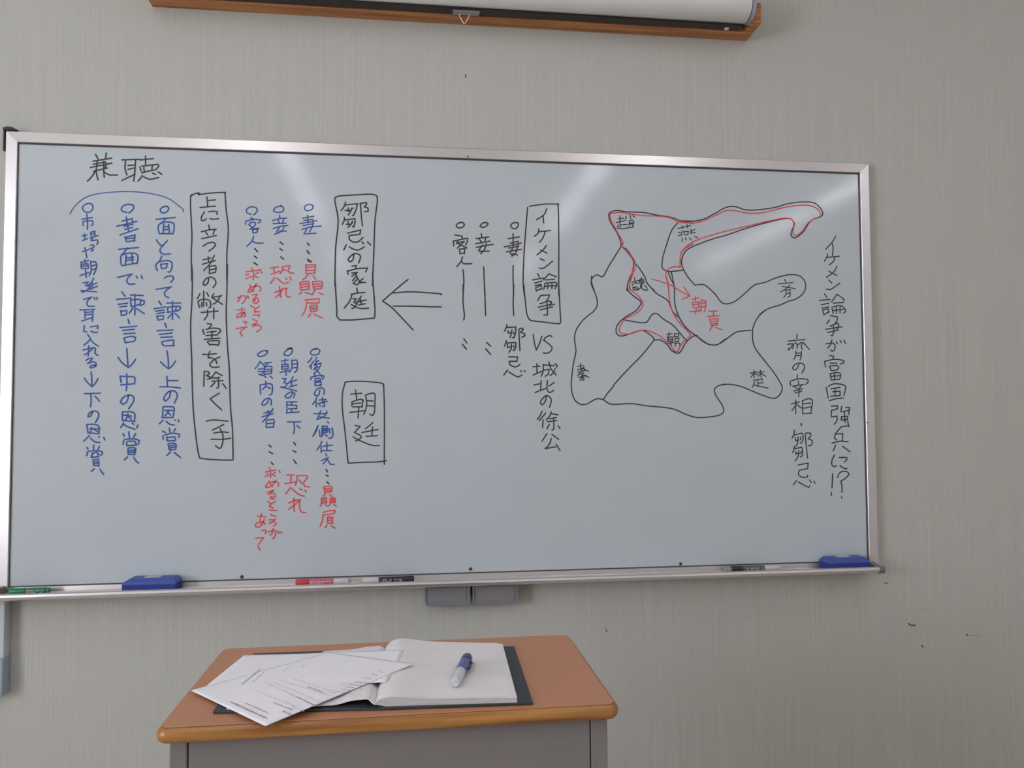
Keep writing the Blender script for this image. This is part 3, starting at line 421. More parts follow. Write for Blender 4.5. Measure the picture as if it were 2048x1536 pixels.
"map_outline": ("K", "3247 475 3240 439 3226 403 3204 367 3182 331 3175 299 3179 284 3197 273 3227 268 3286 274 3379 275 3454 287 3528 296 3573 306 3596 317 3679 318;3584 332 3546 380 3519 454 3495 528 3487 586 3494 601 3517 615 3562 614 3618 606;3247 475 3273 496 3305 535 3320 568 3312 619 3285 684 3277 731;3247 475 3209 534 3172 592 3142 647 3127 654 3109 644 3091 648 3072 666 3068 695 3083 734;3327 571 3349 596 3382 646 3400 690 3440 729;3524 615 3535 651 3557 694 3560 727;3594 318 3651 321 3698 315 3755 299 3818 265 3880 231 3938 225 4000 242 4073 240 4180 223 4268 197 4352 185 4426 187 4470 219 4484 251 4468 271 4424 286 4394 310 4363 358 4323 392 4298 402 4279 383 4290 350 4300 317 4286 290 4252 286 4178 302 4081 328 3984 358 3887 393 3801 418 3720 448 3648 481 3615 519 3605 565 3618 606 3646 651 3687 696 3697 691 3739 690 3777 717 3810 749 3828 776 3856 799 3890 798 3928 784 3977 746 4035 695 4064 681 4113 670 4171 646 4235 627 4284 621 4333 630 4361 662 4365 699 4345 736 4305 765 4256 780 4202 803 4134 823 4100 842 4075 860;3281 714 3285 732 3317 763 3359 794 3354 817 3326 849 3279 877 3242 904 3214 940 3214 981 3241 994 3278 985 3334 966 3371 961 3403 979 3430 1001 3435 1015;3071 650 3070 686 3084 731 3101 784 3101 820 3082 852 3041 884 3005 920 2977 965 2968 1014 2976 1081 2962 1147 2952 1214 2947 1272;3251 899 3302 908 3362 916 3394 911 3409 889 3427 866 3451 861 3469 874 3497 897 3548 928 3585 969 3617 1005 3631 1018;3393 681 3420 712 3457 748 3517 783 3535 819 3549 851 3576 878;3435 1015 3472 1015 3509 1037 3536 1073 3569 1091 3592 1082 3616 1041 3640 1013 3669 991 3692 986;3543 619 3551 660 3560 714 3559 778 3568 832 3586 882 3618 932 3650 963 3688 990 3729 1022 3767 1040 3814 1040 3862 1007;3435 1015 3406 1051 3350 1115 3285 1178 3229 1236 3192 1276;2947 1260 2951 1318 2969 1362 3000 1384 3032 1384 3064 1367 3096 1353 3132 1358 3164 1380 3205 1385 3296 1381 3388 1394 3495 1404 3559 1417 3620 1445 3690 1463 3760 1459 3817 1450 3846 1428 3837 1391 3804 1341 3791 1305 3810 1282 3853 1269;3192 1282 3160 1318 3132 1358;4021 954 3963 959 3925 968 3877 1001 3829 1033 3791 1042 3753 1034 3706 1002 3688 989;4115 833 4070 871 4036 931 4030 986 4034 1032 4057 1077 4113 1146 4160 1206 4198 1265 4207 1297 4196 1325 4172 1348 4143 1352 4095 1338 4024 1311 3953 1283 3881 1270 3843 1274"),
"map_highlight": ("R", "3243 450 3258 467 3255 446 3233 410 3211 367 3189 331 3182 302 3186 288 3205 283 3249 278 3293 285 3379 293 3472 294 3540 303 3570 317 3588 328 3622 327 3679 333;3251 478 3280 492 3305 528 3327 564 3327 604 3308 648 3296 691 3292 720 3310 731;3517 611 3536 596 3558 588 3581 588 3596 591 3597 533 3604 507 3627 481 3677 450;3513 611 3509 644 3519 680 3526 728;3594 327 3650 330 3707 324 3765 304 3827 274 3880 250 3928 248 4010 260 4092 258 4180 237 4268 215 4366 203 4425 211 4459 233 4474 266;4281 290 4305 313 4295 346 4294 378 4313 387 4343 368 4373 330 4399 301 4449 276;3601 510 3625 477 3677 439 3753 410 3864 375 4008 339 4130 308 4227 287 4276 285;3315 596 3305 646 3295 691 3299 727 3336 754 3363 785 3372 812 3353 844 3312 872 3270 890 3242 926 3228 963 3246 980 3296 980 3347 962 3394 961 3454 983 3495 1010 3532 1046 3555 1077 3574 1082 3593 1046 3617 1018 3655 986 3641 968 3595 923 3562 878 3540 833 3527 760 3523 688 3510 642 3510 619"),
"tribute_note": ("R", "3425 662 3476 675 3537 696 3607 736 3653 758;3617 704 3653 758 3606 777"),
"tribute_characters": ("R", "3667 777 3710 767;3686 758 3686 785;3667 795 3671 822;3667 795 3710 790 3704 822;3671 808 3705 803;3676 827 3709 822;3652 850 3723 840;3690 826 3685 863;3724 776 3718 821 3704 849;3724 780 3747 785 3747 821 3737 849;3724 799 3742 798;3723 821 3742 817;3765 844 3818 843;3794 843 3793 871;3755 876 3831 870;3769 889 3778 930;3769 889 3822 889 3811 925;3774 903 3817 903;3778 917 3816 916;3778 930 3816 925;3788 930 3768 958;3806 939 3844 953"),
"map_name_zhao": ("K", "3241 297 3241 366;3230 315 3264 311;3219 338 3271 325;3230 352 3226 370;3226 370 3255 373 3322 360;3245 351 3282 347;3278 300 3275 318;3301 292 3304 313;3316 295 3330 305;3293 328 3315 320 3323 331 3315 357;3297 335 3293 354;3297 339 3319 335;3296 346 3319 342"),
"map_name_yan": ("K", "3584 364 3664 343;3612 345 3617 363;3641 339 3645 358;3588 387 3602 386;3588 405 3607 400;3612 377 3607 404;3621 381 3626 399 3645 399 3650 380 3621 381;3664 366 3664 389 3692 384;3664 380 3688 366;3611 418 3611 441;3630 418 3635 431;3654 417 3668 430;3687 407 3706 416"),
"map_name_qi": ("K", "4195 678 4288 668;4235 650 4244 673;4219 692 4302 705;4268 682 4243 705 4209 725;4238 710 4243 733 4228 757;4243 715 4267 710 4267 747 4252 756;4243 733 4267 733"),
"map_name_wei": ("K", "3309 682 3346 672;3323 655 3328 691;3318 691 3309 700;3332 686 3346 690;3318 709 3336 727 3318 727 3313 714 3337 709 3346 727;3365 654 3351 681;3351 668 3374 663 3379 685 3355 690 3351 672;3365 667 3365 690;3351 677 3379 676;3360 690 3355 717 3336 727;3369 690 3364 713 3378 726 3401 726;3383 699 3397 717"),
"map_name_han": ("K", "3510 983 3542 978;3524 969 3523 996;3514 996 3518 1019;3514 1001 3547 996 3546 1019;3519 1010 3547 1010;3518 1023 3546 1019;3509 1037 3551 1028;3532 1023 3537 1050;3556 978 3556 996;3556 978 3584 978 3579 996 3556 996;3561 1005 3560 1023;3561 1005 3584 1005 3579 1023 3560 1023;3556 1032 3588 1032 3588 1059;3565 1032 3560 1050"),
"map_name_qin": ("K", "2984 1169 3020 1165;3002 1152 3002 1187;2984 1187 3025 1178;2984 1201 3029 1192;3011 1178 3047 1196;3020 1174 2984 1223;2997 1214 3020 1205;2988 1232 3034 1218;3011 1205 3011 1249;3011 1223 2997 1249;3015 1218 3052 1232;3020 1227 3020 1249"),
"map_name_chu": ("K", "4011 1206 4055 1197;4036 1187 4035 1233;4035 1206 4016 1229;4040 1206 4054 1215;4059 1201 4098 1196;4074 1187 4078 1229;4074 1206 4059 1224;4078 1206 4107 1224;4030 1247 4087 1238 4082 1251;4058 1247 4058 1283;4058 1265 4092 1261;4039 1256 4024 1288;4034 1274 4072 1283 4120 1293"),
"right_column": ("K", "4562 385 4541 419 4497 465;4537 423 4544 453 4539 502;4508 492 4504 510 4487 537;4503 514 4583 505;4551 513 4546 536 4518 559;4566 565 4545 600 4497 634;4513 596 4564 622;4512 649 4531 667;4495 705 4523 705 4559 682 4583 666;4483 732 4498 754;4450 773 4517 765;4461 799 4509 787;4465 818 4508 810;4469 829 4476 859;4469 829 4504 821 4508 840 4480 855;4562 734 4541 761 4525 780;4562 734 4585 749 4608 764 4600 771;4537 787 4604 782;4528 813 4535 850;4536 809 4580 801 4607 816 4615 835 4602 846;4532 832 4607 823;4556 809 4555 846;4580 809 4579 846;4510 888 4494 911;4515 862 4562 869 4558 891 4541 914;4514 925 4561 906 4569 917 4557 944;4486 944 4589 928;4497 963 4568 947;4533 918 4537 955 4528 981 4516 981;4523 1007 4515 1033 4495 1056;4487 1030 4531 1026 4542 1044 4538 1067 4522 1074 4514 1067;4551 1018 4558 1029;4575 1010 4582 1022;4599 1007 4610 1029;4506 1100 4533 1104 4525 1122;4473 1137 4480 1167;4477 1134 4537 1122 4592 1129 4595 1141 4571 1152;4508 1145 4552 1145;4504 1163 4515 1189;4504 1163 4551 1159 4563 1170 4551 1185 4515 1189;4507 1208 4514 1245;4507 1208 4554 1200 4574 1211 4569 1237;4511 1223 4566 1219;4535 1208 4534 1245;4514 1245 4565 1241;4481 1289 4492 1352;4493 1282 4533 1267 4592 1274 4603 1293 4591 1337;4509 1297 4568 1289;4536 1297 4535 1337;4520 1315 4567 1311 4567 1337;4508 1341 4567 1337;4499 1367 4543 1356 4586 1352;4510 1400 4550 1397 4549 1415 4510 1426;4510 1426 4509 1452;4510 1430 4509 1463;4509 1463 4544 1459 4544 1485 4527 1507;4577 1400 4568 1434 4620 1426;4601 1408 4624 1408 4619 1449;4572 1463 4571 1482;4572 1463 4611 1460 4611 1478 4575 1482;4592 1437 4595 1497;4566 1522 4618 1515;4611 1489 4618 1523;4566 1526 4534 1559;4534 1559 4525 1588 4541 1599;4534 1563 4581 1563;4577 1567 4576 1603;4509 1618 4560 1607 4611 1611;4532 1629 4516 1662;4575 1637 4622 1670;4523 1688 4507 1717 4506 1746 4521 1757 4533 1750;4554 1703 4597 1703 4601 1714 4585 1729;4557 1750 4576 1765 4600 1769;4509 1798 4503 1882;4498 1907 4498 1926;4540 1820 4548 1798 4572 1784 4603 1788 4611 1803 4591 1824 4559 1842;4559 1842 4566 1872 4565 1908;4560 1934 4564 1941"),
"second_right_column": ("K", "4305 975 4304 1001;4249 1016 4355 1005;4245 1035 4276 1031 4268 1053 4244 1064 4256 1068;4284 1031 4276 1061;4292 1024 4307 1038 4303 1060;4331 1023 4307 1038;4343 1020 4330 1045 4338 1064;4346 1027 4362 1045 4381 1064;4295 1075 4294 1101 4282 1123;4330 1075 4329 1105 4321 1127;4298 1086 4330 1086;4298 1101 4329 1101;4313 1153 4300 1179 4281 1186 4273 1175 4289 1153 4320 1145 4344 1153 4347 1175 4331 1204;4303 1215 4299 1238;4256 1252 4259 1278;4264 1249 4315 1238 4365 1241 4369 1256 4353 1271;4307 1252 4310 1274;4271 1282 4341 1271;4286 1285 4298 1296;4325 1278 4309 1300;4278 1311 4333 1296;4286 1322 4329 1311;4310 1293 4308 1344;4261 1385 4312 1374;4289 1363 4287 1443;4288 1396 4264 1425;4292 1388 4323 1410;4331 1366 4330 1444;4335 1366 4370 1355 4394 1370 4380 1440;4339 1385 4382 1381;4338 1411 4385 1403;4333 1444 4388 1440;4317 1502 4324 1506 4320 1513;4277 1539 4273 1564 4261 1586;4273 1568 4323 1557 4331 1579 4322 1612 4310 1616;4280 1579 4284 1601 4303 1597;4299 1579 4295 1616 4283 1634;4315 1579 4315 1597;4343 1561 4349 1642 4355 1704;4347 1557 4378 1558 4377 1576 4361 1591 4381 1598 4388 1616 4376 1631 4360 1631;4275 1634 4271 1652 4263 1670;4271 1648 4321 1641 4325 1663 4320 1693 4309 1696;4282 1663 4282 1678 4305 1674;4302 1659 4297 1692 4277 1721;4317 1663 4313 1678;4296 1743 4358 1733 4354 1766 4303 1773;4303 1773 4295 1794 4306 1809 4329 1817 4353 1814 4353 1803;4282 1834 4263 1860;4294 1842 4328 1861 4359 1876 4367 1865;4364 1832 4375 1847;4391 1840 4398 1851"),
}

INFO = {
 'heading': ('handwriting', 'black two-character heading at the upper left of the board', .0040),
 'bracket': ('drawn_bracket', 'thin blue arc over the three leftmost columns', .0028),
 'right_blue': ('handwriting', 'blue column under the right end of the arc', .0040),
 'middle_blue': ('handwriting', 'blue column under the middle of the arc', .0041),
 'left_blue': ('handwriting', 'leftmost blue column on the board', .0038),
 'boxed_advice': ('boxed_heading', 'black column in the tall frame right of the arc', .0038),
 'red_note_upper_left': ('handwriting', 'small red note in two columns, upper left', .0034),
 'red_note_upper_middle': ('handwriting', 'red two-character note, upper middle', .0036),
 'lower_left_blue': ('handwriting', 'blue column of the lower list, leftmost', .0037),
 'lower_middle_blue': ('handwriting', 'blue column of the lower list, middle', .0037),
 'lower_right_blue': ('handwriting', 'blue column of the lower list, rightmost', .0036),
 'ellipsis_marks': ('ellipsis_marks', 'three black slanted dots between a blue word and a red note', .0040),
 'red_note_lower_left': ('handwriting', 'small red note in two columns at the bottom', .0034),
 'red_note_lower_middle': ('handwriting', 'red two-character note at the bottom, middle', .0036),
 'red_note_lower_right': ('handwriting', 'dense red note at the bottom, right', .0034),
 'upper_left_blue': ('handwriting', 'blue two-character entry of the upper list, leftmost', .0037),
 'upper_middle_blue': ('handwriting', 'blue entry of the upper list, middle', .0036),
 'upper_right_blue': ('handwriting', 'blue entry of the upper list, rightmost', .0035),
 'red_note_upper_right': ('handwriting', 'red two-character note, upper right', .0034),
 'boxed_family_heading': ('boxed_heading', 'black framed heading left of the big arrow', .0040),
 'boxed_court_heading': ('boxed_heading', 'black framed two-character heading below the other', .0037),
 'arrow': ('drawn_arrow', 'large double-shaft black arrow pointing left', .0040),
 'black_guest_line': ('handwriting', 'black entry with long line, leftmost of three', .0040),
 'black_concubine_line': ('handwriting', 'black entry with long line, middle of three', .0040),
 'black_wife_line': ('handwriting', 'black entry with long line and a name below', .0039),
 'boxed_debate_heading': ('boxed_heading', 'black framed heading left of the map', .0038),
 'rival_name': ('handwriting', 'black VS and name below the framed heading', .0038),
 'map_outline': ('map_drawing', 'black outlines of the map sketch', .0036),
 'map_highlight': ('map_drawing', 'red inner outline of the map sketch', .0032),
 'tribute_note': ('drawn_arrow', 'red arrow on the map', .0031),
 'map_name_zhao': ('map_label', 'black region name at the upper left of the map', .0031),
 'map_name_yan': ('map_label', 'black region name on the long upper arm of the map', .0031),
 'map_name_qi': ('map_label', 'black region name on the right lobe of the map', .0031),
 'map_name_wei': ('map_label', 'black region name inside the red loop, upper part', .0031),
 'map_name_han': ('map_label', 'black region name inside the red loop, lower tip', .0031),
 'map_name_qin': ('map_label', 'black region name on the left edge of the map', .0031),
 'map_name_chu': ('map_label', 'black region name at the lower right of the map', .0031),
 'red_note_upper_left_tail': ('handwriting', 'left column of the small red note, upper left', .0034),
 'red_note_lower_left_tail': ('handwriting', 'left column of the small red note at the bottom', .0034),
 'guest_ditto': ('ditto_mark', 'black double dash below the leftmost long line', .0040),
 'concubine_ditto': ('ditto_mark', 'black double dash below the middle long line', .0040),
 'tribute_characters': ('handwriting', 'two red characters on the map', .0031),
 'right_column': ('handwriting', 'rightmost black column, ending in !?', .0037),
 'second_right_column': ('handwriting', 'second black column from the right', .0035),
}
def board3(q, lift): return (q[0], -.022 - lift, ZT - q[1])
MI = {'K': M_inkK, 'B': M_inkB, 'R': M_inkR}
level = 0
for key, (colr, data) in INK.items():
    nm, lab, wdt = INFO[key]
    strokes = data.split(';')
    bm = bmesh.new()
    for k, s in enumerate(strokes):
        if nm == 'ellipsis_marks' and k and k % 3 == 0:
            link(nm, bm, MI[colr], board, lab); bm = bmesh.new()
        a = [int(v) / 2000.0 for v in s.split()]
        pts = [(a[i], a[i + 1]) for i in range(0, len(a), 2)]
        ribbon(bm, smooth_line(pts), wdt * 0.97, board3, .00030 + .000004 * k + (.0003 if colr == 'R' else 0))
    link(nm, bm, MI[colr], board, lab)

# ------------------------------------------------------------------ things on and under the tray
def marker(label, x0, x1, bands, tilt=0.0, y=-.052, r=.0084):
    """a board marker lying on the tray; bands = [(name, t0, t1, material, radius factor)]"""
    z = ZB - .0128 + r
    o = thing('whiteboard_marker', label, 'marker', ((x0 + x1) / 2, y, ZB - .0128), 'markers on the pen tray')
    for nm, t0, t1, m, k in bands:
        bm = bmesh.new(); rr = r * k; l = t1 - t0
        e = min(.0022, l * .3)
        lathe(bm, [(0, rr * .82), (e * .4, rr * .95), (e, rr), (l - e, rr), (l - e * .4, rr * .95), (l, rr * .82)], (x0 + (x1 - x0) * 0 + t0, y, z), (1, 0, 0), 20)
        p = link(nm, bm, m, o)
        if nm == 'label_band':                         # rows of tiny light lettering along the band
            bm = bmesh.new()
            q = t0 + .005
            while q < t1 - .006:
                w = random.uniform(.0015, .005)
                for dz in (.0012, -.0030):
                    if random.random() < .75:
                        box(bm, (x0 + q, y - rr * 1.0 - .0003, z + dz), (x0 + q + w, y - rr * .85, z + dz + .0022))
                q += w + .002
            link('lettering', bm, M_white, p)
        for f in p.data.polygons: f.use_smooth = True
marker('green whiteboard marker at the left end of the tray', .0165, .112, [('cap', 0, .038, M_green, 1.05), ('label_band', .038, .088, mat('green_label', (.03, .16, .09), .5), 1.0), ('end_plug', .088, .0955, M_green, .9)])
marker('red whiteboard marker between the left eraser and a black marker', .7215, .859, [('cap', 0, .034, M_red, 1.05), ('label_band', .034, .098, M_pink, 1.0), ('barrel', .098, .1375, M_white, .97)])
marker('black whiteboard marker above the two grey boxes, white cap end pointing left', .8955, 1.032, [('barrel', 0, .043, M_white, .97), ('label_band', .043, .110, M_black, 1.0), ('cap', .110, .1365, M_black, 1.05)])
marker('black whiteboard marker on the tray near the right eraser', 1.905, 2.0675, [('end_plug', 0, .020, M_metalgrey, .85), ('cap', .020, .053, M_black, 1.05), ('label_band', .053, .1185, mat('grey_label', (.11, .11, .12), .5), 1.0), ('barrel', .1185, .1625, M_white, .97)])

def eraser(label, x0, x1, skew, lean):
    """block eraser: plastic grip on top, felt below, a label sunk into the top"""
    w = x1 - x0
    o = thing('whiteboard_eraser', label, 'eraser', ((x0 + x1) / 2, -.052, ZB - .0128), 'blue erasers on the pen tray')
    zb = ZB - .0125
    rot = Matrix.Rotation(skew, 3, 'Z'); at = ((x0 + x1) / 2, -.052, zb)
    bm = bmesh.new(); box(bm, (x0 + .0003, -.0768, zb), (x1 - .0003, -.0275, zb + .0195), .0010, 2, rot, at)
    link('felt_pad', bm, M_bluedk, o)
    bm = bmesh.new()
    t = bmesh.new()
    lo = [(x0, -.077), (x1, -.077), (x1, -.027), (x0, -.027)]
    hi = [(x0 + .016, -.066), (x1 - .008, -.066), (x1 - .008, -.029), (x0 + .016, -.029)]
    a = [t.verts.new((*p, zb + .0192)) for p in lo]; b = [t.verts.new((*p, zb + .0245)) for p in lo]; c = [t.verts.new((*p, zb + .034)) for p in hi]
    t.faces.new(a[::-1]); t.faces.new(c)
    for i in range(4):
        j = (i + 1) % 4
        t.faces.new((a[i], a[j], b[j], b[i])); t.faces.new((b[i], b[j], c[j], c[i]))
    bmesh.ops.bevel(t, geom=t.edges[:], offset=.0010, segments=2, profile=.5, affect='EDGES')
    bmesh.ops.rotate(t, cent=at, matrix=rot, verts=t.verts[:])
    merge(bm, t)
    link('grip', bm, M_blue, o)
    bm = bmesh.new(); box(bm, ((x0 + x1) / 2 - .020, -.058, zb + .0335), ((x0 + x1) / 2 + .020, -.034, zb + .0346), .0004, 1, rot, at)
    link('paper_label', bm, M_lab, o, 'pale paper label')
eraser('blue whiteboard eraser at the left end of the tray, beside the green marker', .2935, .4265, math.radians(-2), 0)
eraser('blue whiteboard eraser at the right end of the tray', 2.2035, 2.3315, math.radians(1), 0)

def grey_box(label, x0, x1, z1):
    """shallow box with rounded lower corners and a raised rim"""
    z0 = z1 - .058
    o = thing('eraser_case', label, 'box', ((x0 + x1) / 2, -.024, z0), 'grey boxes under the pen tray')
    def rr(x0, x1, z0, z1, r):
        pts = []
        for cx, cz, a0 in ((x1 - r, z1 - r * .3, 0), (x0 + r, z1 - r * .3, 90), (x0 + r, z0 + r, 180), (x1 - r, z0 + r, 270)):
            for k in range(5):
                a = math.radians(a0 + k * 22.5); q = r * .3 if a0 in (0, 90) else r
                cxx = cx if a0 not in (0, 90) else (x1 - q if a0 == 0 else x0 + q)
                pts.append((cxx + q * math.cos(a), cz + q * math.sin(a)))
        return pts
    out, inn = rr(x0, x1, z0, z1, .012), rr(x0 + .0045, x1 - .0045, z0 + .0045, z1 - .004, .009)
    bm = bmesh.new(); n = len(out)
    rings = [[bm.verts.new((p[0], y, p[1])) for p in q] for q, y in ((out, -.0005), (out, -.0435), ([(a[0] * .7 + b[0] * .3, a[1] * .7 + b[1] * .3) for a, b in zip(out, inn)], -.0455), (inn, -.0455), (inn, -.0425))]
    for a, b in zip(rings, rings[1:]):
        for k in range(n): bm.faces.new((a[k], a[(k + 1) % n], b[(k + 1) % n], b[k]))
    bm.faces.new(rings[0]); bm.faces.new(rings[-1][::-1])
    link('case_body', bm, M_box, o)
    bm = bmesh.new(); box(bm, (x0 + .010, -.0438, z0 + .010), (x1 - .010, -.042, z1 - .007), .0008, 1)
    link('front_panel', bm, M_box, o)
grey_box('grey plastic case under the tray, left of the touching pair', 1.060, 1.1845, .9125)
grey_box('grey plastic case under the tray, right of the touching pair', 1.1905, 1.3165, .9125)

hang = thing('hanging_strip', 'pale bluish strip hanging under the left end of the tray, cut by the photo edge', 'strip', (-.03, -.03, .667))
bm = bmesh.new(); box(bm, (-.060, -.034, .760), (-.0035, -.002, .913), .002); link('upper_strip', bm, M_strip, hang)
bm = bmesh.new(); box(bm, (-.062, -.040, .667), (-.0025, -.002, .762), .003); link('lower_strip', bm, M_stripb, hang)

# ------------------------------------------------------------------ roller screen on its timber mount
mount = thing('timber_mount', 'brown stained timber mount on the wall above the whiteboard, holding the roller screen', 'mount', (1.17, -.03, 2.49))
bm = bmesh.new(); box(bm, (.323, -.050, 2.4905), (2.0215, -.001, 2.60), .0015); link('back_board', bm, M_beam, mount)
bm = bmesh.new(); box(bm, (.323, -.100, 2.4905), (.352, -.0505, 2.56), .0015); link('end_block', bm, M_beam, mount)
bm = bmesh.new(); box(bm, (1.9935, -.102, 2.4935), (2.0225, -.0505, 2.5535), .0015); link('end_block', bm, M_beam, mount)
screen = thing('roller_screen', 'rolled-up white projection screen in a tubular casing above the whiteboard', 'projector screen', (1.17, -.09, 2.5))
bm = bmesh.new(); lathe(bm, [(0, .043), (.002, .045), (1.618, .045), (1.620, .043)], (.360, -.0965, 2.541), (1, 0, 0), 48)
o = link('casing', bm, M_case, screen, 'white tubular casing')
for f in o.data.polygons: f.use_smooth = len(f.vertices) == 4
for cx_ in (.3525, 1.9805):
    bm = bmesh.new(); lathe(bm, [(0, .034), (.002, .044), (.0105, .047), (.0125, .040)] if cx_ > 1 else [(0, .044), (.007, .044)], (cx_, -.0965, 2.541), (1, 0, 0), 32); link('end_plug', bm, M_capsteel, screen, 'bluish grey end plug')
bm = bmesh.new(); box(bm, (.365, -.0860, 2.4915), (1.975, -.0550, 2.5060), .002); bar = link('bottom_bar', bm, M_bar, screen, 'black weighted bottom bar')
for sx in (.425, 1.933):
    bm = bmesh.new(); lathe(bm, [(0, .0075), (.002, .0075), (.0035, .005)], (sx, -.066, 2.4918), (0, 0, -1), 14); link('bar_screw', bm, M_wire, bar, 'bright screw head')
bm = bmesh.new(); box(bm, (1.1385, -.082, 2.487), (1.2125, -.060, 2.4912), .001); plate = link('pull_plate', bm, M_metalgrey, screen, 'grey pull plate')
bm = bmesh.new(); tube(bm, [(1.155, -.066, 2.489), (1.160, -.066, 2.476), (1.168, -.0665, 2.4625), (1.1705, -.0665, 2.4600), (1.173, -.0665, 2.4625), (1.181, -.066, 2.476), (1.186, -.066, 2.489)], .0013)
link('pull_wire', bm, M_wire, screen, 'bent bright pull wire')

# ------------------------------------------------------------------ teacher's desk
ZD = .9654
DX0, DX1, DY0, DY1 = .698, 1.319, -1.1005, -.7427
desk = thing('lectern_desk', 'small lectern desk with brown laminate top and grey steel body', 'desk', ((DX0 + DX1) / 2, (DY0 + DY1) / 2, 0))
def rounded(x0, x1, y0, y1, r, k=6):
    pts = []
    for cx, cy, a0 in ((x1 - r, y1 - r, 0), (x0 + r, y1 - r, 90), (x0 + r, y0 + r, 180), (x1 - r, y0 + r, 270)):
        for i in range(k + 1):
            a = math.radians(a0 + 90 * i / k); pts.append((cx + r * math.cos(a), cy + r * math.sin(a)))
    return pts
def layered(name, layers, m, parent, label=None):
    bm = bmesh.new()
    rings = [[bm.verts.new((p[0], p[1], z)) for p in rounded(DX0 + i, DX1 - i, DY0 + i, DY1 - i, max(.004, .016 - i))] for i, z in layers]
    for a, b in zip(rings, rings[1:]):
        n = len(a)
        for k in range(n): bm.faces.new((a[k], a[(k + 1) % n], b[(k + 1) % n], b[k]))
    bm.faces.new(rings[0][::-1]); bm.faces.new(rings[-1])
    o = link(name, bm, m, parent, label)
    for f in o.data.polygons: f.use_smooth = len(f.vertices) == 4
    return o
layered('edge_band', [(.012, ZD - .0215), (.004, ZD - .0205), (.0005, ZD - .017), (-.001, ZD - .011), (.0005, ZD - .005), (.004, ZD - .0014), (.006, ZD - .0010)], M_band, desk, 'honey-coloured rounded wooden edge')
layered('edge_groove', [(.0052, ZD - .004), (.0052, ZD - .0007)], M_bandline, desk, 'dark groove around the top')
layered('desk_top', [(.0058, ZD - .006), (.0058, ZD - .0002), (.0063, ZD)], M_lam, desk, 'brown laminate surface')
BX0, BX1, BY0, BY1, BZ = .7105, 1.3065, -1.0765, -.765, ZD - .0216
bm = bmesh.new()
box(bm, (BX0 + .002, BY0 + .006, .06), (BX1 - .002, BY1, BZ)); link('cabinet_body', bm, M_steel, desk)
for a, b in ((BX0, BX0 + .0225), (BX1 - .0235, BX1)):
    bm = bmesh.new(); box(bm, (a, BY0, 0.0), (b, BY0 + .03, BZ), .0015); link('corner_post', bm, M_steel, desk)
    bm = bmesh.new(); box(bm, (a, BY1 - .03, 0.0), (b, BY1, BZ), .0015); link('corner_post', bm, M_steel, desk)
bm = bmesh.new(); box(bm, (BX0 + .0240, BY0 + .0015, .09), (BX1 - .0250, BY0 + .008, BZ), .0012); link('front_panel', bm, M_steel, desk)
bm = bmesh.new(); box(bm, (BX0 + .0220, BY0 + .0045, .09), (BX0 + .0250, BY0 + .007, BZ)); link('panel_seam', bm, M_seam, desk); bm = bmesh.new(); box(bm, (BX1 - .0262, BY0 + .0045, .09), (BX1 - .0232, BY0 + .007, BZ)); link('panel_seam', bm, M_seam, desk)

# ------------------------------------------------------------------ open notebook
note = thing('open_notebook', 'open ring notebook with charcoal cover and blank pages on the desk', 'notebook', (.98, -.94, ZD))
def quad_map(c, u, v):
    (a, b, d, e) = c      # front-left, front-right, back-right, back-left
    return ((a[0] * (1 - u) + b[0] * u) * (1 - v) + (e[0] * (1 - u) + d[0] * u) * v, (a[1] * (1 - u) + b[1] * u) * (1 - v) + (e[1] * (1 - u) + d[1] * u) * v)
CL = ((.7605, -1.0570), (.968, -1.0745), (.976, -.8015), (.762, -.797))
CR = ((.984, -1.0760), (1.1985, -1.0850), (1.2060, -.8190), (.986, -.8020))
def slab(name, c, z0, z1, m, parent, bev=.001, label=None):
    bm = bmesh.new()
    lo = [bm.verts.new((*p, z0)) for p in c]; hi = [bm.verts.new((*p, z1)) for p in c]
    bm.faces.new(lo[::-1]); bm.faces.new(hi)
    for i in range(4): bm.faces.new((lo[i], lo[(i + 1) % 4], hi[(i + 1) % 4], hi[i]))
    bmesh.ops.recalc_face_normals(bm, faces=bm.faces[:])
    bmesh.ops.bevel(bm, geom=bm.edges[:], offset=bev, segments=2, profile=.5, affect='EDGES')
    return link(name, bm, m, parent, label)
slab('cover', CL, ZD + .0004, ZD + .0042, M_cover, note, label='charcoal left cover board')
slab('cover', CR, ZD + .0004, ZD + .0042, M_cover, note, label='charcoal right cover board')
slab('spine', ((.966, -1.0748), (.986, -1.0758), (.988, -.8025), (.974, -.8020)), ZD + .0004, ZD + .0030, M_cover, note, .0006)
PR = ((.9795, -1.0720), (1.1760, -1.0840), (1.1845, -.8270), (.9855, -.8060))
def lerp(tab, t):
    for (a, za), (b, zb_) in zip(tab, tab[1:]):
        if t <= b:
            s = (t - a) / (b - a); s = s * s * (3 - 2 * s)
            return za + (zb_ - za) * s
    return tab[-1][1]
RT = [(0, .0085), (.035, .0150), (.11, .0172), (.45, .0128), (1, .0112)]
def right_top(u, v):
    x, y = quad_map(PR, u, v); return (x, y, ZD + lerp(RT, u) + .004 * (1 - u) ** 2 * v * min(1, u * 8))
bm = bmesh.new()
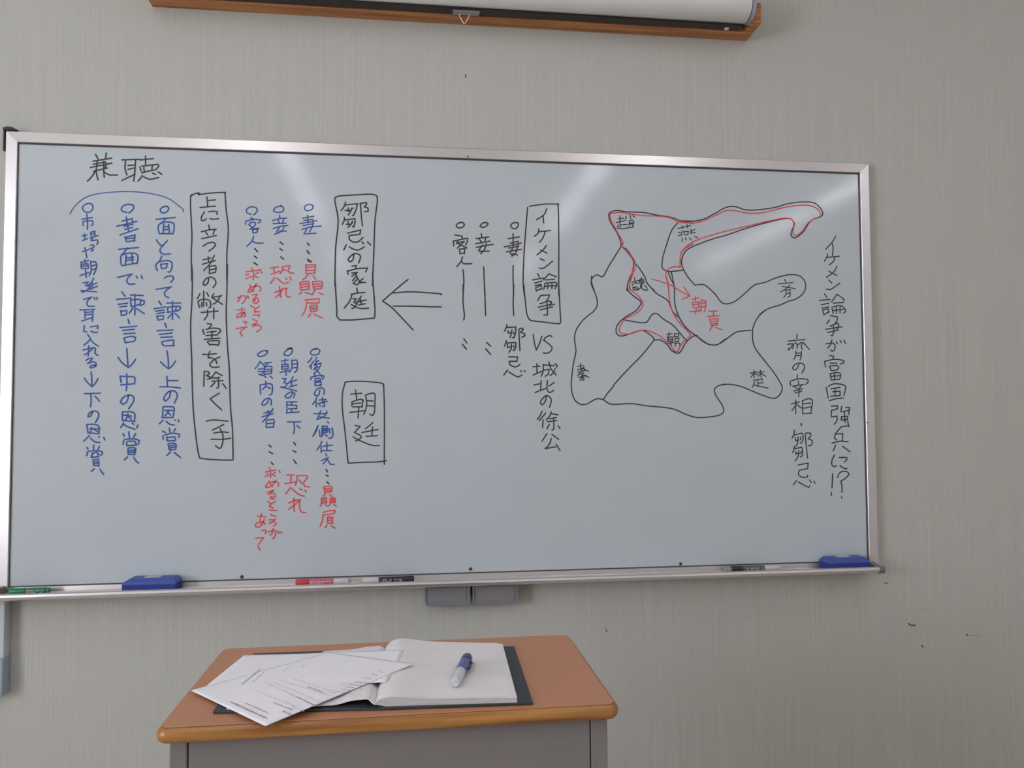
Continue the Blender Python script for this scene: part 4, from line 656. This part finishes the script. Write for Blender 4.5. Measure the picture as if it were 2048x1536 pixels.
def right_solid():
    nu, nv = 40, 10
    top = [[bm.verts.new(right_top(i / nu, j / nv)) for j in range(nv + 1)] for i in range(nu + 1)]
    bot = [[bm.verts.new((*quad_map(PR, i / nu, j / nv), ZD + .0044 + .003 * max(0, 1 - i / nu * 14))) for j in range(nv + 1)] for i in range(nu + 1)]
    for i in range(nu):
        for j in range(nv):
            bm.faces.new((top[i][j], top[i + 1][j], top[i + 1][j + 1], top[i][j + 1])).material_index = 0
            bm.faces.new((bot[i][j], bot[i][j + 1], bot[i + 1][j + 1], bot[i + 1][j])).material_index = 1
        bm.faces.new((top[i][0], bot[i][0], bot[i + 1][0], top[i + 1][0])).material_index = 1
        bm.faces.new((top[i][nv], top[i + 1][nv], bot[i + 1][nv], bot[i][nv])).material_index = 1
    for j in range(nv):
        bm.faces.new((top[0][j], top[0][j + 1], bot[0][j + 1], bot[0][j])).material_index = 1
        bm.faces.new((top[nu][j], bot[nu][j], bot[nu][j + 1], top[nu][j + 1])).material_index = 1
right_solid()
link('page_block', bm, [M_page, M_pageedge], note, 'right-hand stack of blank pages')
# one looser page shifted back on the right block
PT = ((.985, -1.068), (1.1700, -1.079), (1.1765, -.8235), (.991, -.8015))
bm = bmesh.new(); grid(bm, lambda u, v: (*quad_map(PT, u, v), right_top(min(1, .02 + u * .95), v)[2] + .0007), 40, 8, .0004)
link('loose_page', bm, M_page, note, 'top page of the right-hand stack')
# left pages: a thin stack that arches up toward the rings
PL = ((.778, -1.0540), (.9795, -1.0690), (.9845, -.8040), (.779, -.8010))
LT = [(0, .0055), (.45, .0066), (.70, .0085), (.88, .0150), (.945, .0160), (1, .0075)]
bm = bmesh.new(); grid(bm, lambda u, v: (*quad_map(PL, u, v), ZD + lerp(LT, u) * (1 - .38 * v)), 44, 8, .0022)
link('page_block', bm, M_page, note, 'left-hand pages arching up to the spine')
# ------------------------------------------------------------------ loose printed sheets
def sst(a, b, x):
    t = max(0, min(1, (x - a) / (b - a))); return t * t * (3 - 2 * t)
SA = ((.8430, -1.1255), (1.0335, -.9490), (.8930, -.8480), (.7085, -.9715))
ZA = (.0060, .0215, .0150, .0045)
def drape(x, y):
    ux, uy = SA[1][0] - SA[0][0], SA[1][1] - SA[0][1]; vx, vy = SA[3][0] - SA[0][0], SA[3][1] - SA[0][1]
    dx, dy = x - SA[0][0], y - SA[0][1]; det = ux * vy - uy * vx
    u = (dx * vy - dy * vx) / det; v = (ux * dy - uy * dx) / det
    z = (ZA[0] * (1 - u) + ZA[1] * u) * (1 - v) + (ZA[3] * (1 - u) + ZA[2] * u) * v
    return ZD + z + .0018 * math.sin(min(1, max(0, u)) * math.pi) * math.sin(min(1, max(0, v)) * math.pi)
def sheet(label, A, lift, lines):
    o = thing('paper_sheet', label, 'paper', (sum(p[0] for p in A) / 4, sum(p[1] for p in A) / 4, ZD), 'printed sheets on the notebook')
    bm = bmesh.new()
    def f(u, v):
        x, y = quad_map(A, u, v); return (x, y, drape(x, y) + lift)
    grid(bm, f, 40, 30, .0003)
    p = link('sheet', bm, M_sheet, o)
    for f_ in p.data.polygons: f_.use_smooth = True
    bm = bmesh.new(); bm2 = bmesh.new()
    for (a, b, w, bold) in lines:
        L = math.hypot(b[0] - a[0], b[1] - a[1]); d = ((b[0] - a[0]) / L, (b[1] - a[1]) / L)
        t = 0.0
        while t < L - .001:
            l = random.uniform(.0012, .0040) if bold else random.uniform(.002, .006)
            l = min(l, L - t)
            q0 = (a[0] + d[0] * t, a[1] + d[1] * t); q1 = (a[0] + d[0] * (t + l), a[1] + d[1] * (t + l))
            ribbon(bm if bold else bm2, [q0, ((q0[0] + q1[0]) / 2, (q0[1] + q1[1]) / 2), q1], w * random.uniform(.55, .95), lambda q, z: (q[0], q[1], drape(*q) + lift + z), .0006)
            t += l + random.uniform(.0014, .0040)
    if len(bm.verts): link('printed_text', bm, M_print, o, 'bold printed lines')
    else: bm.free()
    if len(bm2.verts): link('printed_text', bm2, M_printf, o, 'faint printed lines')
    else: bm2.free()
LN = [((.7789, -1.0331), (.8399, -1.102), .0036, 1), ((.8004, -1.0428), (.8382, -1.0846), .0022, 1), ((.8062, -1.002), (.8866, -1.0872), .0016, 0),
      ((.8408, -1.0529), (.8694, -1.0827), .0022, 1), ((.8593, -1.0855), (.872, -1.0996), .0032, 1), ((.8141, -.971), (.8977, -1.0739), .0018, 0),
      ((.870, -1.040), (.8977, -1.0735), .0024, 1), ((.8361, -.969), (.9172, -1.0479), .0018, 0), ((.855, -.968), (.925, -1.040), .0016, 0),
      ((.825, -.972), (.905, -1.066), .0014, 0), ((.868, -1.072), (.888, -1.094), .0014, 0), ((.880, -1.005), (.905, -1.032), .0022, 1),
      ((.7802, -.9663), (.7944, -.9028), .0030, 1), ((.795, -.9622), (.8027, -.9191), .0020, 1), ((.8324, -.9315), (.8387, -.9063), .0016, 1), ((.8594, -.916), (.8628, -.9022), .0016, 1)]
for k in range(5):
    t = k * .0085
    LN.append(((.9255 + t * .62, -1.034 + t * .9), (.9475 + t * .62, -1.0565 + t * 1.0 + .008), .0024, 1))
    LN.append(((.900 + t * .7, -1.030 + t * .8), (.922 + t * .62, -1.038 + t * .9), .0012, 0))
for k in range(4):
    LN.append(((.950 + k * .010, -1.004 + k * .014), (.968 + k * .006, -1.012 + k * .012), .0020, 1))
A = SA
B = ((.7240, -.9690), (.9940, -1.0130), (1.0157, -.8711), (.7522, -.8194))
sheet('white printed sheet lying lower and mostly covered, its corner reaching toward the spine', B, .0000, [])
sheet('white printed sheet on top, one corner hanging over the front desk edge', A, .0006, LN)

# ------------------------------------------------------------------ pen on the page
pen = thing('pen', 'short thick blue pen with translucent cap lying on the blank page', 'pen', (1.104, -.985, ZD + .0135))
P0 = Vector((1.0915, -1.0440, ZD + .0215)); P1 = Vector((1.1180, -.9270, ZD + .0225))
D = (P1 - P0).normalized(); PLn = (P1 - P0).length
def part(name, prof, m, label=None):
    bm = bmesh.new(); lathe(bm, prof, P0, D, 28); o = link(name, bm, m, pen, label)
    for f in o.data.polygons: f.use_smooth = len(f.vertices) == 4
    return o
part('nib_core', [(.030, .002), (.034, .0058), (.044, .0064), (.0505, .0064)], M_cream, 'cream core inside the cap')
part('cap', [(.0, .0045), (.002, .0062), (.010, .0072), (.045, .0078), (.0505, .0078)], M_clear, 'translucent cap')
part('barrel', [(.0506, .0080), (.052, .0084), (.090, .0084), (.0915, .0082)], M_wrap, 'printed blue barrel')
part('end_plug', [(.0916, .0085), (.093, .0087), (PLn - .008, .0084), (PLn - .003, .0070), (PLn - .0008, .0042), (PLn, .001)], M_navy, 'dark blue rounded end')
bm = bmesh.new()
sx = D.cross(Vector((0, 0, 1))).normalized()
tube(bm, [P0 + D * .094 + sx * .0088, P0 + D * .090 + sx * .0110, P0 + D * .075 + sx * .0112, P0 + D * .066 + sx * .0108, P0 + D * .064 + sx * .0092], .0016, 8)
link('clip', bm, M_navy, pen, 'dark clip')

# ------------------------------------------------------------------ ceiling lamps (seen as streaks in the board)
LL = 1.2
for row, fx in enumerate((.22, 2.27, 4.25)):
    for col_, fy in enumerate(((-1.5, -2.8, -4.1, -6.2) if row < 2 else (-1.75, -3.05, -4.35, -5.65))):
        lamp = thing('ceiling_light', 'twin-tube ceiling light in row %s from the windows, %s from the board' % (('first', 'second', 'third', 'fourth')[row], ('nearest', 'second', 'third', 'farthest')[col_]), 'lamp', (fx, fy, ZC), 'ceiling lights')
        bm = bmesh.new(); box(bm, (fx - .11, fy - LL / 2 - .05, ZC - .035), (fx + .11, fy + LL / 2 + .05, ZC - .0005), .004); link('housing', bm, M_fix, lamp)
        for s in (-.036, .036):
            bm = bmesh.new(); lathe(bm, [(0, .014), (LL, .014)], (fx + s, fy - LL / 2, ZC - .052), (0, 1, 0), 12); link('tube', bm, M_tube, lamp)
            for e in (-LL / 2 - .02, LL / 2):
                bm = bmesh.new(); box(bm, (fx + s - .016, fy + e, ZC - .07), (fx + s + .016, fy + e + .02, ZC - .034), .002); link('tube_holder', bm, M_fix, lamp)
